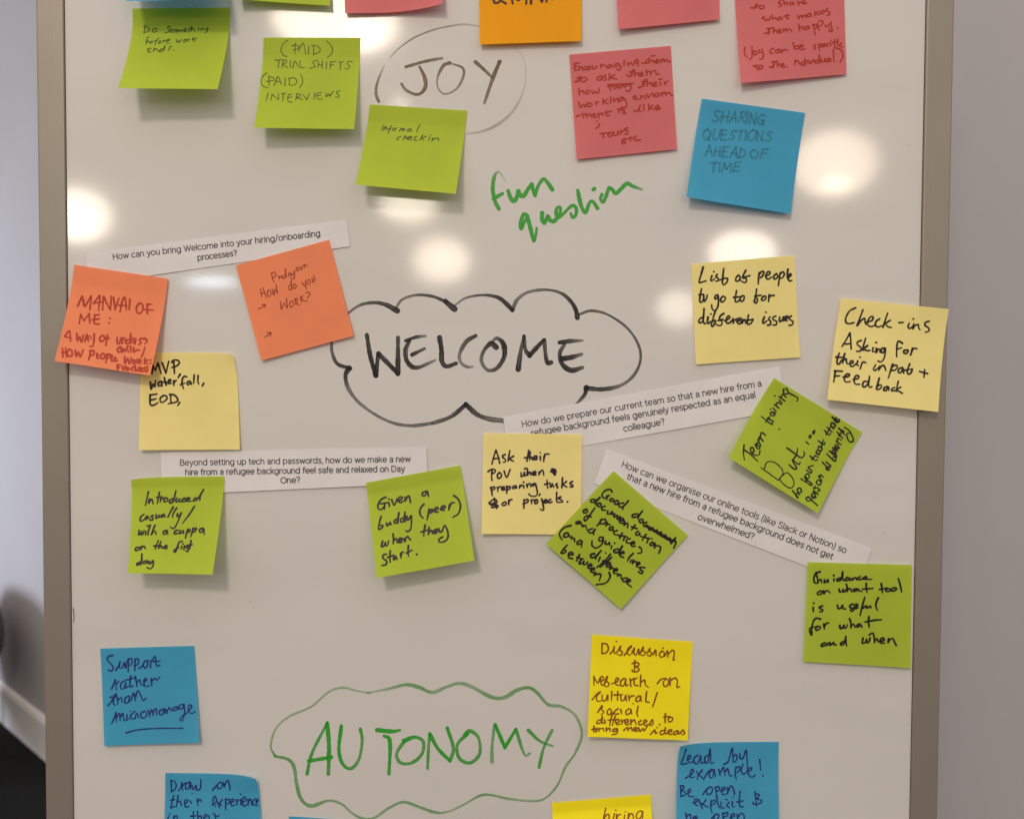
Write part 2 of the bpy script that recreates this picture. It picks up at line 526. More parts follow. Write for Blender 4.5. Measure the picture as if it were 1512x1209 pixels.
class Ink:
    """collects strokes given in photo pixels, then lays them on a sheet or on the board as one ribbon mesh"""
    def __init__(self, rs=1, scale=1.0):
        self.scale = scale
        self.V, self.Fc, self.UV, self.A, self.X = [], [], [], [], []
        self.n = 0
        self.k = 0
        self.r = random.Random(rs)
    def stroke(self, pts, width, ink=(1.0,), taper=0.0, step=1.1, straight=False, wob=0.08):
        if straight and len(pts) > 2:
            for a, b in zip(pts[:-1], pts[1:]):
                self.stroke([a, b], width, ink, taper, step, wob=wob)
            return
        C, par = catmull(pts, step)
        keep = np.concatenate([[True], np.linalg.norm(np.diff(C, axis=0), axis=1) > 1e-3])
        C, par = C[keep], par[keep]
        if len(C) < 2: return
        T = np.gradient(C, axis=0)
        T /= np.maximum(np.linalg.norm(T, axis=1), 1e-9)[:, None]
        L = np.concatenate([[0], np.cumsum(np.linalg.norm(np.diff(C, axis=0), axis=1))])
        wv = np.asarray(width if np.ndim(width) else [width], float)
        W = self.scale * (np.interp(par, np.linspace(0, 1, len(wv)), wv) if len(wv) > 1 else np.full(len(C), wv[0]))
        f1, p1 = self.r.uniform(.05, .12), self.r.uniform(0, 6)
        W = W * (1 + wob * np.sin(L * f1 * 2 + p1) + wob * .6 * np.sin(L * f1 * 7 + 2 * p1))
        if taper: W = W * np.clip(1 - taper * par ** 3, 0.15, 1)
        iv = np.asarray(ink, float)
        I = np.interp(par, np.linspace(0, 1, len(iv)), iv) if len(iv) > 1 else np.full(len(C), iv[0])
        rows = []
        for s in (0, -1):
            e = [(C[s] + (-1 if s == 0 else 1) * T[s] * W[s] / 2 * math.sin(a), T[s], W[s] * max(math.cos(a), .05), I[s], L[s] + (-1 if s == 0 else 1) * W[s] / 2 * math.sin(a))
                 for a in (math.radians(80), math.radians(55), math.radians(28))]
            rows.append(e if s == 0 else e[::-1])
        allr = rows[0] + [(C[i], T[i], W[i], I[i], L[i]) for i in range(len(C))] + rows[1]
        nv = 3 if np.max(W) < 3 else 5
        v0 = self.n
        for j, (c, t, wd, ik, l) in enumerate(allr):
            nrm = np.array([-t[1], t[0]])
            for q in range(nv):
                s = q / (nv - 1) - 0.5
                self.V.append(c + nrm * s * wd)
                self.UV.append((l / 10 + self.k * 1.7, q / (nv - 1) + self.k * 0.37))
                self.A.append(ik)
                self.X.append(0.00007 + 0.0000015 * self.k + 0.0000006 * j * 0.2)
                self.n += 1
        for j in range(len(allr) - 1):
            for q in range(nv - 1):
                a = v0 + j * nv + q
                self.Fc.append((a, a + nv, a + nv + 1, a + 1))
        self.k += 1
    def build(self, name, surf, mat, parent, extra=0.0):
        px = np.array(self.V)
        P = surf.map(px, np.array(self.X) + extra)
        org = P.mean(0)
        o = link(name, P, self.Fc, INK[mat] if isinstance(mat, str) else mat, parent, org)
        me = o.data
        at = me.attributes.new('ink', 'FLOAT', 'POINT')
        at.data.foreach_set('value', np.array(self.A, dtype=np.float32))
        uvl = me.uv_layers.new(name='UVMap')
        idx = np.empty(len(me.loops), dtype=np.int32)
        me.loops.foreach_get('vertex_index', idx)
        uvl.data.foreach_set('uv', np.array(self.UV, dtype=np.float32)[idx].ravel())
        # face the room
        me.update()
        if me.polygons and sum(p.normal.y for p in me.polygons) > 0:
            me.flip_normals()
        return o

# handwriting skeletons: cap height 10, x-height 6, baseline 0; ';' parts strokes, '!' keeps corners
G = {
 'a': '4.8,5 3.2,6 1,5 0.3,2.5 1.2,0.2 3,0.6 4.7,3.2 4.9,5.4 4.7,1.4 5.4,0.1',
 'b': '0.9,10 0.6,5 0.5,0.5 0.9,3.2 2.5,5.6 4.4,4.8 4.6,2 3,0.1 0.6,0.5',
 'c': '4.4,5.2 2.8,6 0.9,4.8 0.3,2.5 1.3,0.4 3.2,0.1 4.7,1.1',
 'd': '4.8,4.8 3,5.8 1,4.6 0.3,2.2 1.4,0.1 3.4,0.7 5,3.6 5.7,10 5.2,3 5.6,0.1',
 'e': '0.5,2.8 4.4,3.6 4.2,5.4 2.6,6 0.8,4.6 0.3,2.2 1.5,0.2 3.2,0.1 4.8,1.2',
 'f': '4.8,9 3.6,10 2.4,8.4 1.9,4 1.5,-1.8;0.2,5.4 4,6',
 'g': '4.7,5.2 2.9,6 0.9,4.8 0.4,2.4 1.8,0.6 3.5,1.6 4.8,5.4 4.9,0 4,-3.3 2,-4 0.3,-2.8',
 'h': '0.9,10 0.6,4 0.5,0 0.9,3.2 2.5,5.7 4,5.3 4.5,3 4.9,0',
 'i': '0.6,6 0.5,1 1.3,0.1;0.9,8.6',
 'j': '2,6 1.9,-2 0.6,-4 -1,-3;2.1,8.6',
 'k': '0.9,10 0.5,0;4,5.8 0.8,2.8 4.6,0',
 'l': '0.8,10 0.5,1.2 1.3,0.1',
 'm': '0.5,6 0.5,0 1,4 2.4,5.8 3.3,4.4 3.4,0.2 4,4.2 5.5,5.8 6.5,4.2 6.8,0',
 'n': '0.5,6 0.5,0 1,3.8 2.7,5.8 4.1,4.6 4.6,0',
 'o': '2.6,6 0.8,5 0.3,2.6 1.5,0.2 3.5,0.4 4.7,3 3.9,5.4 2.3,6',
 'p': '0.8,6 0.3,-4 0.7,3.2 2.4,5.9 4.5,4.6 4.3,1.6 2.4,0.2 0.8,1',
 'q': '4.6,5.4 2.8,6 0.8,4.6 0.4,2.2 2,0.4 4,2.4 4.9,5.6 4.6,-4 5.8,-2.8',
 'r': '0.5,6 0.5,0 0.9,3.6 2.2,5.4 3.8,5.6',
 's': '3.8,5.3 2.3,6 0.9,4.9 1.6,3.4 3.5,2.4 3.6,0.8 1.9,0 0.2,0.8',
 't': '1.9,9.2 1.7,2 2.3,0.2 3.8,0.4;0,6.1 3.8,6.5',
 'u': '0.5,6 0.5,2 1.5,0.2 3.2,0.6 4.5,3 4.7,6 4.7,1.4 5.4,0.1',
 'v': '0.2,6 1.4,3 2.2,0.1 3.1,3 4.6,6.2',
 'w': '0.3,6 0.7,2 1.7,0.2 3,4.4 3.3,1 4.6,0.3 6,3 6.4,6.2',
 'x': '0.4,6 2.4,3 4.8,0.1;4.6,6 2.4,3 0.2,0',
 'y': '0.5,6 0.6,3 1.8,1.6 3.5,2.4 4.7,6 4.5,0 3.5,-3.4 1.6,-4 0.2,-2.8',
 'z': '!0.4,5.8 4.4,5.8 0.4,0.2 4.6,0.2',
 'A': '!0.2,0 3,10 5.6,0;1.2,3.6 4.8,3.8',
 'B': '0.8,10 0.6,0;0.2,9.6 3.6,9.8 4.6,7.8 3.4,5.6 1,5.2;1,5.2 4,5 5.4,2.8 4,0.4 0.4,0',
 'C': '5.4,8.8 3.8,10 1.2,8 0.4,4.5 1.4,1 3.4,0 5.6,1.4',
 'D': '0.8,10 0.6,0;0,9.6 3.4,9.2 5.8,6.5 5.2,2.4 2.8,0.2 0.3,0',
 'E': '!5,9.8 0.8,9.6 0.6,0.2 5,0.3;0.7,5.2 4.2,5.4',
 'F': '!0.8,0 0.8,9.8 5,10;0.8,5.2 4,5.4',
 'G': '5.4,8.6 3.6,10 1.2,8 0.4,4 1.6,0.5 4,0.4 5.4,3.8;3.2,4 6.2,4.3;5.5,4 5.6,-1',
 'H': '0.6,10 0.5,0;5,10 5,0;0.6,5 5,5.2',
 'I': '0.6,10 0.5,0',
 'J': '1,10 5,10;3.4,10 3.4,2 2,-0.4 0.2,1.4',
 'K': '0.7,10 0.6,0;4.8,9.8 0.8,4.8;0.8,4.8 5,0',
 'L': '!0.8,10 0.4,0.2 4.4,0.4',
 'M': '!0.3,0 1,10 3.4,4 6,10 6.8,0',
 'N': '!0.5,0 0.6,10 5,0 5.2,10',
 'O': '3,10 1,8.2 0.3,4.6 1.6,0.6 4,0.3 5.8,4 5.2,8.4 2.6,10',
 'P': '0.8,10 0.6,0;0.2,9.6 3.6,9.8 4.8,7.6 3.4,5 0.8,4.6',
 'Q': '3,10 1,8.2 0.3,4.6 1.6,0.6 4,0.3 5.8,4 5.2,8.4 2.6,10;3.6,2.6 6,-1',
 'R': '0.8,10 0.6,0;0.2,9.6 3.6,9.8 4.6,7.6 3.4,5.4 0.8,4.8;2,5 5.2,0',
 'S': '4.8,9 3,10 1,8.6 1.6,6 4,4.4 4.6,1.8 2.6,0 0.2,1.2',
 'T': '2.8,10 2.6,0;0,9.8 5.6,10',
 'U': '0.5,10 0.4,3 1.6,0.2 3.8,0.4 5,3.4 5.2,10',
 'V': '!0.2,10 2.6,0 5,10',
 'W': '!0.2,10 1.8,0 3.6,7 5.4,0 7.4,10',
 'Y': '0.2,10 2.6,5;5,10 2.2,0',
 '(': '2.4,11.5 0.8,8 0.5,4 1.2,0.5 2.4,-2',
 ')': '0.4,11.5 1.8,8.5 2.2,5 1.6,0.5 0.3,-2.2',
 '/': '0,-2 3.4,10.5', '-': '0.2,3.6 3.2,3.9', '+': '0.2,3 4.4,3.4;2.4,5.6 2.2,0.8',
 '.': '0.4,0.3', ',': '0.9,0.8 0.7,-0.8 0.1,-2', ':': '0.5,5;0.5,0.5', ';': '1,5;1,1.2 0.3,-1.6',
 '!': '0.8,10 0.6,3;0.5,0.2', '?': '0.3,8 1.6,10 3.6,8.8 2.6,6 1.6,3;1.6,0.2', "'": '0.8,10 0.4,8',
 '&': '1.4,10.4 1.2,-0.4;0.2,8.6 3.4,8.8 4.2,7 2,5.4 4.4,3.6 4,1 0.2,0.6;0.2,8.6 0.3,0.6',
 '~': '0,5 2,6.5 4,3 6,6 8,3.4;0,3 3,5.6 5,2 8,5;0.4,6.4 8,2.8;0.3,2.4 8,6',
}
GLYPH = {}
for ch_, s_ in G.items():
    out = []
    for st in s_.split(';'):
        hard = st.startswith('!')
        out.append((hard, [tuple(map(float, p.split(','))) for p in st.lstrip('!').split()]))
    GLYPH[ch_] = (out, max(p[0] for _, q in out for p in q))

ENTRY = {   # letters of the writer who leads into each letter from the baseline
 'n': '-1.4,0 -0.2,1.6 0.7,5.8 0.5,0 1,3.8 2.7,5.9 3.8,4.6 4.1,1 5,0.1',
 'm': '-1.4,0 -0.2,1.6 0.7,5.8 0.5,0 1,4 2.4,5.8 3.2,4.4 3.3,0.2 4,4.2 5.3,5.8 6.2,4.4 6.5,0.8 7.4,0.2',
 'r': '-1.4,0 -0.2,1.8 0.7,6.4 1.2,5.2 0.9,0 1.3,3.6 2.6,5.6 4.2,5.2',
 's': '-1,0.2 0.6,2 2.2,6.2 1.8,4.8 3.5,2.6 2.8,0.2 0.8,0.5',
 't': '-1.6,0.3 -0.2,1.2 1.9,9 1.7,2 2.4,0.2 3.8,0.6;-0.2,6.4 4.4,7',
 'u': '-0.8,3.6 0.6,6 0.5,2 1.5,0.2 3.2,0.6 4.5,3 4.7,6 4.7,1.4 5.6,0.2',
 'p': '-1.2,1 0.7,6 0.3,-4 0.7,3.2 2.4,5.9 4.4,4.6 4.2,1.6 2.4,0.2 0.8,1',
 'h': '-1,0.4 0.4,4 1.4,9.6 0.9,9.4 0.5,0 0.9,3.2 2.5,5.7 4,5.3 4.4,1 5.2,0.2',
 'l': '-1,0.4 0.6,4 1.6,9.4 0.8,9 0.6,1.2 1.5,0.1',
 'e': '-0.8,0.6 2,2.4 4,4.4 3,6 1.2,5 0.6,2.4 1.8,0.2 3.6,0.1 5,1.2',
 'i': '-1,0.4 0.7,6 0.6,1 1.5,0.1;0.9,8.6',
 'x': '0,5.6 1.4,5.8 3,1 4.8,0.2;4.8,6 2.4,3 0,-0.4',
 'd': '4.6,4.8 3,5.8 1,4.6 0.3,2.2 1.4,0.1 3.4,0.7 4.8,3.6 5.7,9.6 5.2,3 5.8,0.1',
}
EGLYPH = {}
for ch_, s_ in ENTRY.items():
    q_ = [(False, [tuple(map(float, p.split(','))) for p in st.split()]) for st in s_.split(';')]
    EGLYPH[ch_] = (q_, max(p[0] for _, q in q_ for p in q))

def write(ink, text, x0, y0, x1, y1, h, wd, slant=0.12, joined=False, gap=1.5, xh=1.0, amt=1.0, jit=1.0):
    """one hand-written word, baseline from (x0,y0) to (x1,y1), h = height of its capitals"""
    r = ink.r
    pen, items = 0.0, []
    for n_, ch_ in enumerate(text):
        if ch_ == ' ':
            pen += 3.4; continue
        g, adv = EGLYPH[ch_] if joined and ch_ in EGLYPH and n_ > 0 or (joined and ch_ in 'tn') else GLYPH[ch_]
        sc = r.uniform(0.91, 1.09)
        items.append((ch_, g, pen, sc))
        pen += adv * sc + (0.5 if joined and ch_.islower() else gap) * r.uniform(0.6, 1.4)
    total = max(pen - (0.5 if joined else gap), 1.0)
    e = np.array([x1 - x0, y1 - y0], float) / total
    d = np.array([x1 - x0, y1 - y0], float); d /= np.linalg.norm(d)
    up = np.array([d[1], -d[0]]) * h / 10
    kx = (h / 10) / max(np.linalg.norm(e), 1e-6)
    prev = None
    ph = r.uniform(0, 6)
    for n_, (ch_, g, px_, sc) in enumerate(items):
        rot, dy = r.gauss(0, 0.035) * jit, (r.gauss(0, 0.22) + 0.25 * math.sin(ph + n_ * 1.3)) * jit
        sl = slant + r.gauss(0, 0.05) * jit
        sy = sc * r.uniform(0.93, 1.08)
        first = None
        for si, (hard, pts) in enumerate(g):
            Q = []
            for x, y in pts:
                if ch_.islower() and y > 0 and xh != 1.0:
                    y = y * xh if y <= 6 else 6 * xh + (y - 6) / 4 * (10 - 6 * xh)
                x, y = x * sc - y * rot, y * sy + x * rot + dy
                x += r.gauss(0, 0.12) * jit; y += r.gauss(0, 0.14) * jit
                Q.append(np.array([x0, y0]) + e * (px_ + x + sl * y * kx) + up * y)
            if si == 0: first = Q
            ww = wd * r.uniform(0.9, 1.12)
            if joined and si == 0 and prev is not None and ch_.islower():
                tgt = Q[3] if ch_ in 'acdgoq' else Q[0]      # bowls are met on their left side
                if np.linalg.norm(tgt - prev) > 1.2:
                    ink.stroke([prev, (prev + tgt) / 2 - up * 0.9 - e * 0.2, tgt], ww * .9, (amt * .9,), step=1.0)
            ww2 = [ww * r.uniform(.95, 1.2), ww, ww * r.uniform(.8, 1.0)] if len(Q) > 2 and not hard else ww
            ink.stroke(Q, ww2, (amt,), step=1.0, straight=hard, wob=0.1)
        prev = first[-1] if (joined and ch_.islower()) else None

# letter by letter pen paths, each given as (left, top, scale) of its patch and strokes 'x,y x,y ...; ...'
def traced(ink, wd, ox, oy, sc, text):
    for st in text.replace('\n', ' ').split(';'):
        pts = [tuple(map(float, p.split(','))) for p in st.split()]
        if not pts: continue
        pts = [(ox + x / sc, oy + y / sc) for x, y in pts]
        r = ink.r
        wd_ = wd * 1.14
        w_ = [wd_ * r.uniform(1.0, 1.2), wd_, wd_ * r.uniform(.8, 1.0)] if len(pts) > 1 else wd * 1.15
        if len(pts) == 1: pts = [pts[0], (pts[0][0] + .5, pts[0][1] + .4)]
        ink.stroke(pts, w_, (1.0,), step=0.9, wob=0.1)
PEN = {}
PEN['list'] = (1020, 390, 9.45, """172,45 140,160 115,255 160,250 212,235;295,165 278,215 290,235 330,205;318,105;368,145 350,175 385,205 372,238 345,238;
460,62 446,180 442,265 462,290 500,255 515,208 490,198 440,210 395,228;665,155 632,190 630,235 665,235 690,190 675,160;768,88 735,150 725,190 775,205 770,250 735,255 690,225;725,185 775,175 825,160;
955,120 945,200 940,280;955,140 990,105 1020,110 1005,160 975,190;1040,170 1090,150 1105,115 1080,105 1055,140 1050,190 1080,210 1130,180;1195,135 1165,160 1160,205 1190,205 1215,165 1195,135;1250,120 1235,200 1222,300;1245,135 1285,110 1305,140 1280,190 1245,200;1355,75 1345,150 1350,210;1350,190 1390,165 1400,140 1375,140 1360,190 1375,235 1410,228;
150,345 130,440 125,520 150,530 185,480;115,430 180,420;180,440 185,520 215,490 230,430;375,430 345,440 335,480 360,485 385,445 385,540 370,610 335,650 300,625 290,570;450,450 420,480 425,525 460,520 485,470 455,448;638,370 625,450 620,520 650,525 690,490;600,465 700,455;720,440 690,480 700,520 735,505 745,450 715,440;
918,350 905,450 895,490 885,525 910,545 930,510 925,470;890,450 940,440 985,435;1010,455 985,490 1000,510 1040,490 1045,450 1010,450;1095,430 1088,480 1085,520;1085,480 1110,445 1165,437;
175,740 130,760 110,800 130,820 170,780 185,610 175,760 185,830 210,825;240,740 232,800 245,830 275,800;278,695;345,650 320,720 300,800 285,850 305,870 330,830 345,790 300,790;460,690 415,720 400,770 435,800 425,850 380,855 340,830;380,790 450,770;470,790 520,770 545,740 520,725 495,770 500,820 540,820 580,780;590,760 592,830 600,790 640,765;640,800 690,780 690,750 660,765 650,815 680,835 710,800;720,770 715,830 725,800 755,775 765,825;805,710 790,790 795,840 840,825 865,780;760,790 870,770;
1025,740 1003,800 1015,825 1060,790;1045,670;1105,735 1085,770 1115,800 1105,845 1070,850;1185,725 1145,745 1150,775 1195,800 1190,845 1145,850;1240,740 1235,790 1255,800 1285,760 1295,730 1290,790;1300,780 1340,760 1350,730 1320,735 1310,785 1345,790;1400,725 1370,745 1385,775 1425,800 1415,845 1370,855""")
PEN['check'] = (1222, 445, 8.3375, """345,80 270,120 225,200 225,255 260,275 325,262;435,105 400,200 362,300 410,240 455,210 460,260 475,285;480,255 545,235 560,195 530,190 495,240 500,295 540,310 590,290;640,215 595,250 590,295 620,315 670,300;738,148 710,230 682,320;770,235 705,275;705,270 740,310 785,322;875,262 930,260;
1005,270 990,310 1010,335 1045,310;1052,215;1060,280 1050,340 1075,300 1115,285 1120,320 1135,348;1250,245 1205,260 1200,295 1245,330 1245,365 1205,380;275,390 230,470 178,555;275,390 285,480 290,585;220,525 290,520;415,480 370,500 365,530 410,570 400,610 355,615;468,455 445,530 430,605;490,545 445,585 485,605 520,605;560,570 553,615 580,620;595,505;600,580 597,630 620,590 640,590 645,625;700,575 665,585 660,625 690,625 712,575 705,660 685,720 650,745 620,735;
920,515 875,490 855,530 850,620 850,680;850,590 910,570;975,600 940,605 940,635 970,640 995,605 970,595;1045,580 1035,620 1020,660;1035,610 1060,580 1100,582;145,635 125,690 115,760 140,770 175,720;105,685 190,690;210,645 190,720 185,760;190,730 225,705 235,760 260,770;270,765 310,755 310,730 280,740 280,790 310,800 345,770;370,735 360,780 380,790;398,685;425,750 400,830;415,780 440,745 470,755;
590,780 565,830 585,850 625,815;625,735;640,800 630,850;635,830 670,790 700,800 715,850;800,775 770,870 745,945;790,800 840,785 860,810 830,845 790,850;920,815 880,830 870,870 900,875 930,830 935,880;1010,770 985,840 985,890 1015,890 1040,850;940,850 1045,830;1130,862 1230,888;1195,840 1185,935;95,860 85,920 75,990;85,855 185,860;85,920 150,915;
190,930 250,925 270,900 235,895 205,940 220,990 280,985;315,960 370,950 385,920 350,915 325,965 340,1015 395,1020;500,990 450,985 430,1030 450,1055 500,1010 515,920 505,1010 515,1055 545,1050;635,945 615,1020 600,1080 645,1075 665,1040 640,1025 615,1050;740,1050 700,1060 690,1090 720,1095 750,1055 755,1095;825,1060 790,1075 790,1100 830,1095;870,985 855,1050 845,1110;900,1055 855,1085 920,1130""")
PEN['intro'] = (195, 715, 9.3, """225,100 205,190 185,285;237,200 228,260 255,215 275,205 290,265;375,110 360,190 345,265;340,180 410,165;395,190 385,245;390,215 415,185 440,185;465,185 435,215 450,240 485,225 490,195 460,180;560,195 520,215 515,250 545,250 580,180 605,80 580,180 570,240;610,190 600,230 620,240 650,195 650,235 665,238;725,190 690,205 685,235 730,230;740,215 785,205 790,185 755,190 745,230 830,230;900,185 855,195 850,225 885,215 915,180 985,60 940,150 930,215;
165,410 125,440 110,490 135,500 180,475;215,435 185,455 190,480 225,450 235,475;290,425 262,440 290,470 275,488 245,488;335,415 325,460 345,462 375,420 378,455;440,410 405,425 405,450 440,430 455,445;565,310 515,400 495,445;615,320 570,390 555,450;625,400 620,440 650,430 680,385 650,460 600,570 560,605 525,585;860,295 780,420 692,532;
100,630 88,690 120,670 135,640 128,690 155,670 165,635;190,640 185,690;250,555 225,640 220,690;205,570 255,558;315,560 280,640 265,690 300,640 320,645 330,685;475,630 435,645 430,680 460,680 485,630 490,685;635,625 590,640 580,675 630,670;665,630 655,670 680,665 705,630 708,672;765,610 745,680 735,735;755,640 790,615 795,640 755,665;840,600 820,670 805,720;830,630 870,600 885,610 860,645 825,660;965,600 925,620 930,655 960,650 985,605 990,685;
85,860 50,875 50,905 85,900 105,870 80,858;125,850 118,895;120,880 150,850 170,855 180,875;360,770 335,830 320,885;300,845 385,835;395,785 375,840 365,880;370,860 400,840 410,875;430,865 480,850 465,835 440,860 450,880 485,875;690,780 650,790 625,850 600,915 580,925 585,895 640,865;685,845 675,885;697,812;722,845 710,895;715,870 740,845;775,850 752,868 775,890 765,920 740,910;810,770 800,840 790,885;760,835 830,825;
110,1065 70,1085 65,1105 105,1090 135,1050 135,945 130,1040 125,1100;200,1045 160,1060 155,1085 190,1080 210,1045 215,1080;240,1050 235,1085 265,1075 290,1045 290,1110 255,1155 205,1140""")
PEN['given'] = (545, 715, 9.3, """232,175 170,205 122,280 130,335 165,345 210,300;155,268 250,250;215,265 208,340;272,250 280,310;270,200;310,210 345,285 385,195;395,230 440,205 455,175 415,175 405,225 430,250 475,225;490,175 500,235;500,215 530,165 550,165 570,250;785,95 735,115 735,155 770,150 800,95 815,160;
165,440 140,530 130,615 175,595 190,565 155,560;240,530 240,560 260,560 290,515 285,550 310,545;380,475 345,500 350,530 385,515 410,380 400,470 395,530;465,460 430,480 440,515 475,495 495,375 490,450 495,510;515,440 520,480 545,480 580,430 580,540 570,610 535,645 505,635;755,268 705,330 700,410 740,460;825,340 810,420 795,485;815,370 860,345 885,360 850,385 820,395;890,355 940,340 945,315 905,325 905,375 950,380;980,345 1035,325 1040,295 1000,305 985,345 1030,357;1105,280 1095,350;1105,310 1130,255 1170,250;1160,150 1225,205 1255,300 1225,400 1150,450;
185,780 170,850 205,840 225,790 225,840 255,825 268,775;330,680 335,760 330,815;335,775 365,740 380,760 385,800;400,780 450,760 440,735 410,750 405,795 450,795;475,740 490,785 505,735 530,715 545,735 570,760;770,560 755,640 750,710;710,655 820,620;825,585 820,640 815,685;820,655 855,630 870,670;880,655 930,635 925,615 890,635 890,670 930,665;955,610 965,650 1000,640 1040,565 1080,650 1080,730 1040,780 970,790 960,750 1010,720;
240,955 195,970 190,1010 240,1050 230,1100 175,1110;290,910 285,1000 290,1065;255,1000 340,970;370,985 335,1005 340,1035 375,1005 385,1030;430,950 440,1010;435,980 450,930 475,930;540,840 535,920 540,985;515,940 590,900;655,960 660,965""")
PEN['guide'] = (1185, 835, 9.3, """245,80 185,105 155,170 165,230 205,235;185,90 205,180 215,235;215,205 250,190 265,235;300,190 300,230 335,205 345,190 350,225;430,180 430,215;425,130;520,165 475,185 475,205 515,200 550,150 550,75 540,150 560,200;620,160 585,180 590,205 635,190 645,165 655,200;680,170 685,200 705,170 730,165 740,190;790,150 760,165 770,190 820,180;825,175 880,165 870,145 835,165 840,185 950,185;
245,345 205,370 210,395 255,385 275,355 245,345;290,345 295,385;300,365 335,340 355,350 380,370;500,320 510,360 545,345 560,320 560,360 590,345 605,315;600,250 615,300 615,355;620,330 650,310 665,325 670,355;740,315 700,325 705,350 755,335 770,315 775,345 815,350;875,240 875,300 885,365;820,320 965,310;1080,245 1090,310 1095,370;1055,325 1150,305;1170,310 1140,330 1150,350 1195,345 1205,320 1170,310;1260,300 1220,320 1225,345 1275,335 1290,310 1255,300;1315,175 1340,260 1360,360;
145,570 148,625;150,510;275,550 230,565 240,585 275,600 270,625 235,630;480,540 490,585 530,575 550,540 555,585 590,590;690,525 650,545 655,570 695,590 690,620 655,615 670,590;710,570 755,550 745,525 715,540 715,590 765,575;855,430 820,550 790,680;830,580 870,550 880,580;880,550 890,580 930,550 935,575;1040,440 1010,510 1010,570 1030,610;
245,730 185,720 145,770 125,870 125,950 95,890 110,850 175,835;205,830 180,860 195,885 235,865 245,835 205,828;290,800 300,865;300,830 325,790 360,785;510,820 520,860 555,845 570,810 575,855 605,840 615,805;645,725 665,790 665,850;670,820 700,800 720,840;790,795 745,815 755,840 800,815 815,840;910,700 905,770 915,840;860,770 1000,745 1080,740;305,1055 260,1080 265,1105 320,1085 335,1060 340,1090;370,1055 375,1090 410,1065 430,1050 435,1085 465,1080;570,1035 525,1060 530,1085 575,1060 595,960 595,1040 605,1095;830,990 820,1060 860,1050 880,1005 885,1055 915,1035 925,990;915,945 965,925 985,990 990,1050;990,1030 1020,1000 1040,1040;1060,1040 1120,1020 1105,990 1070,1010 1075,1060 1130,1060;1180,1000 1175,1055 1200,1010 1240,1000 1260,1040 1285,1090""")
PEN['ask'] = (710, 655, 10.08, """225,95 190,200 165,300;225,95 260,200 280,290;190,225 275,215;360,160 325,180 330,205 365,235 360,270 330,275;432,105 415,190 405,260;485,185 415,225;420,225 490,262;710,95 700,180 685,260;650,210 720,200;735,120 725,245;730,220 760,200 765,240;785,220 835,205 825,180 790,195 790,235 835,230;885,190 885,245;880,130;945,180 935,265;940,200 960,155 1015,155;
165,400 160,480 165,545;105,415 160,380 215,390 205,425 165,450;275,430 245,470 260,515 300,495 305,450 270,430;345,405 385,500 435,385;600,430 600,490 635,465 650,420 650,475 685,455 690,400;650,375 690,365 700,420 700,470;705,440 740,425 745,460;765,445 820,430 810,410 775,425 775,465 820,460;870,420 865,465;870,440 905,395 925,400 935,465;1040,410 1110,390 1050,375 1120,410 1050,420 1110,440 1095,465 1060,395 1120,420;
145,650 160,700 170,770;150,660 195,640 210,665 170,690 155,690;245,645 255,705;250,670 280,640 300,640;310,670 350,655 340,635 310,655 320,690 360,680;385,635 385,740;385,650 425,635 440,655 415,680 390,685;510,620 475,640 480,665 515,650 525,625 530,660;580,620 575,660;580,640 605,615 625,625;640,620 640,660;635,570;685,605 690,650;690,630 720,590 738,600 745,640;790,590 765,605 775,625 800,600 810,590 835,680 840,740 810,780 740,775 715,745;880,750 865,770;985,545 985,600 995,660;950,605 1030,585;1065,600 1035,620 1040,645 1075,620 1085,645;1135,595 1115,615 1145,640 1135,660;1215,505 1210,590 1205,655;1275,560 1215,605;1215,600 1280,645;1365,560 1330,580 1335,600 1370,620 1360,640 1330,640;
120,880 200,820 240,870 130,900 230,890 150,910 250,915 235,960;200,810 215,940;165,945 240,940;345,870 315,895 325,920 370,905 375,870 345,865;415,845 415,905;415,870 435,835 465,830;640,830 640,960;645,850 690,825 705,855 660,885 630,890;750,835 755,890;755,850 780,830 795,835;825,830 800,860 810,890 840,875 845,840 820,830;905,820 925,900 935,970 920,990 885,970;940,865 985,850 970,830 940,850 950,880 1000,870;1040,825 1010,850 1020,875 1060,865;1130,725 1125,800 1135,865 1180,870;1190,790 1150,810 1205,840 1215,865 1170,870;1285,865 1295,860""")
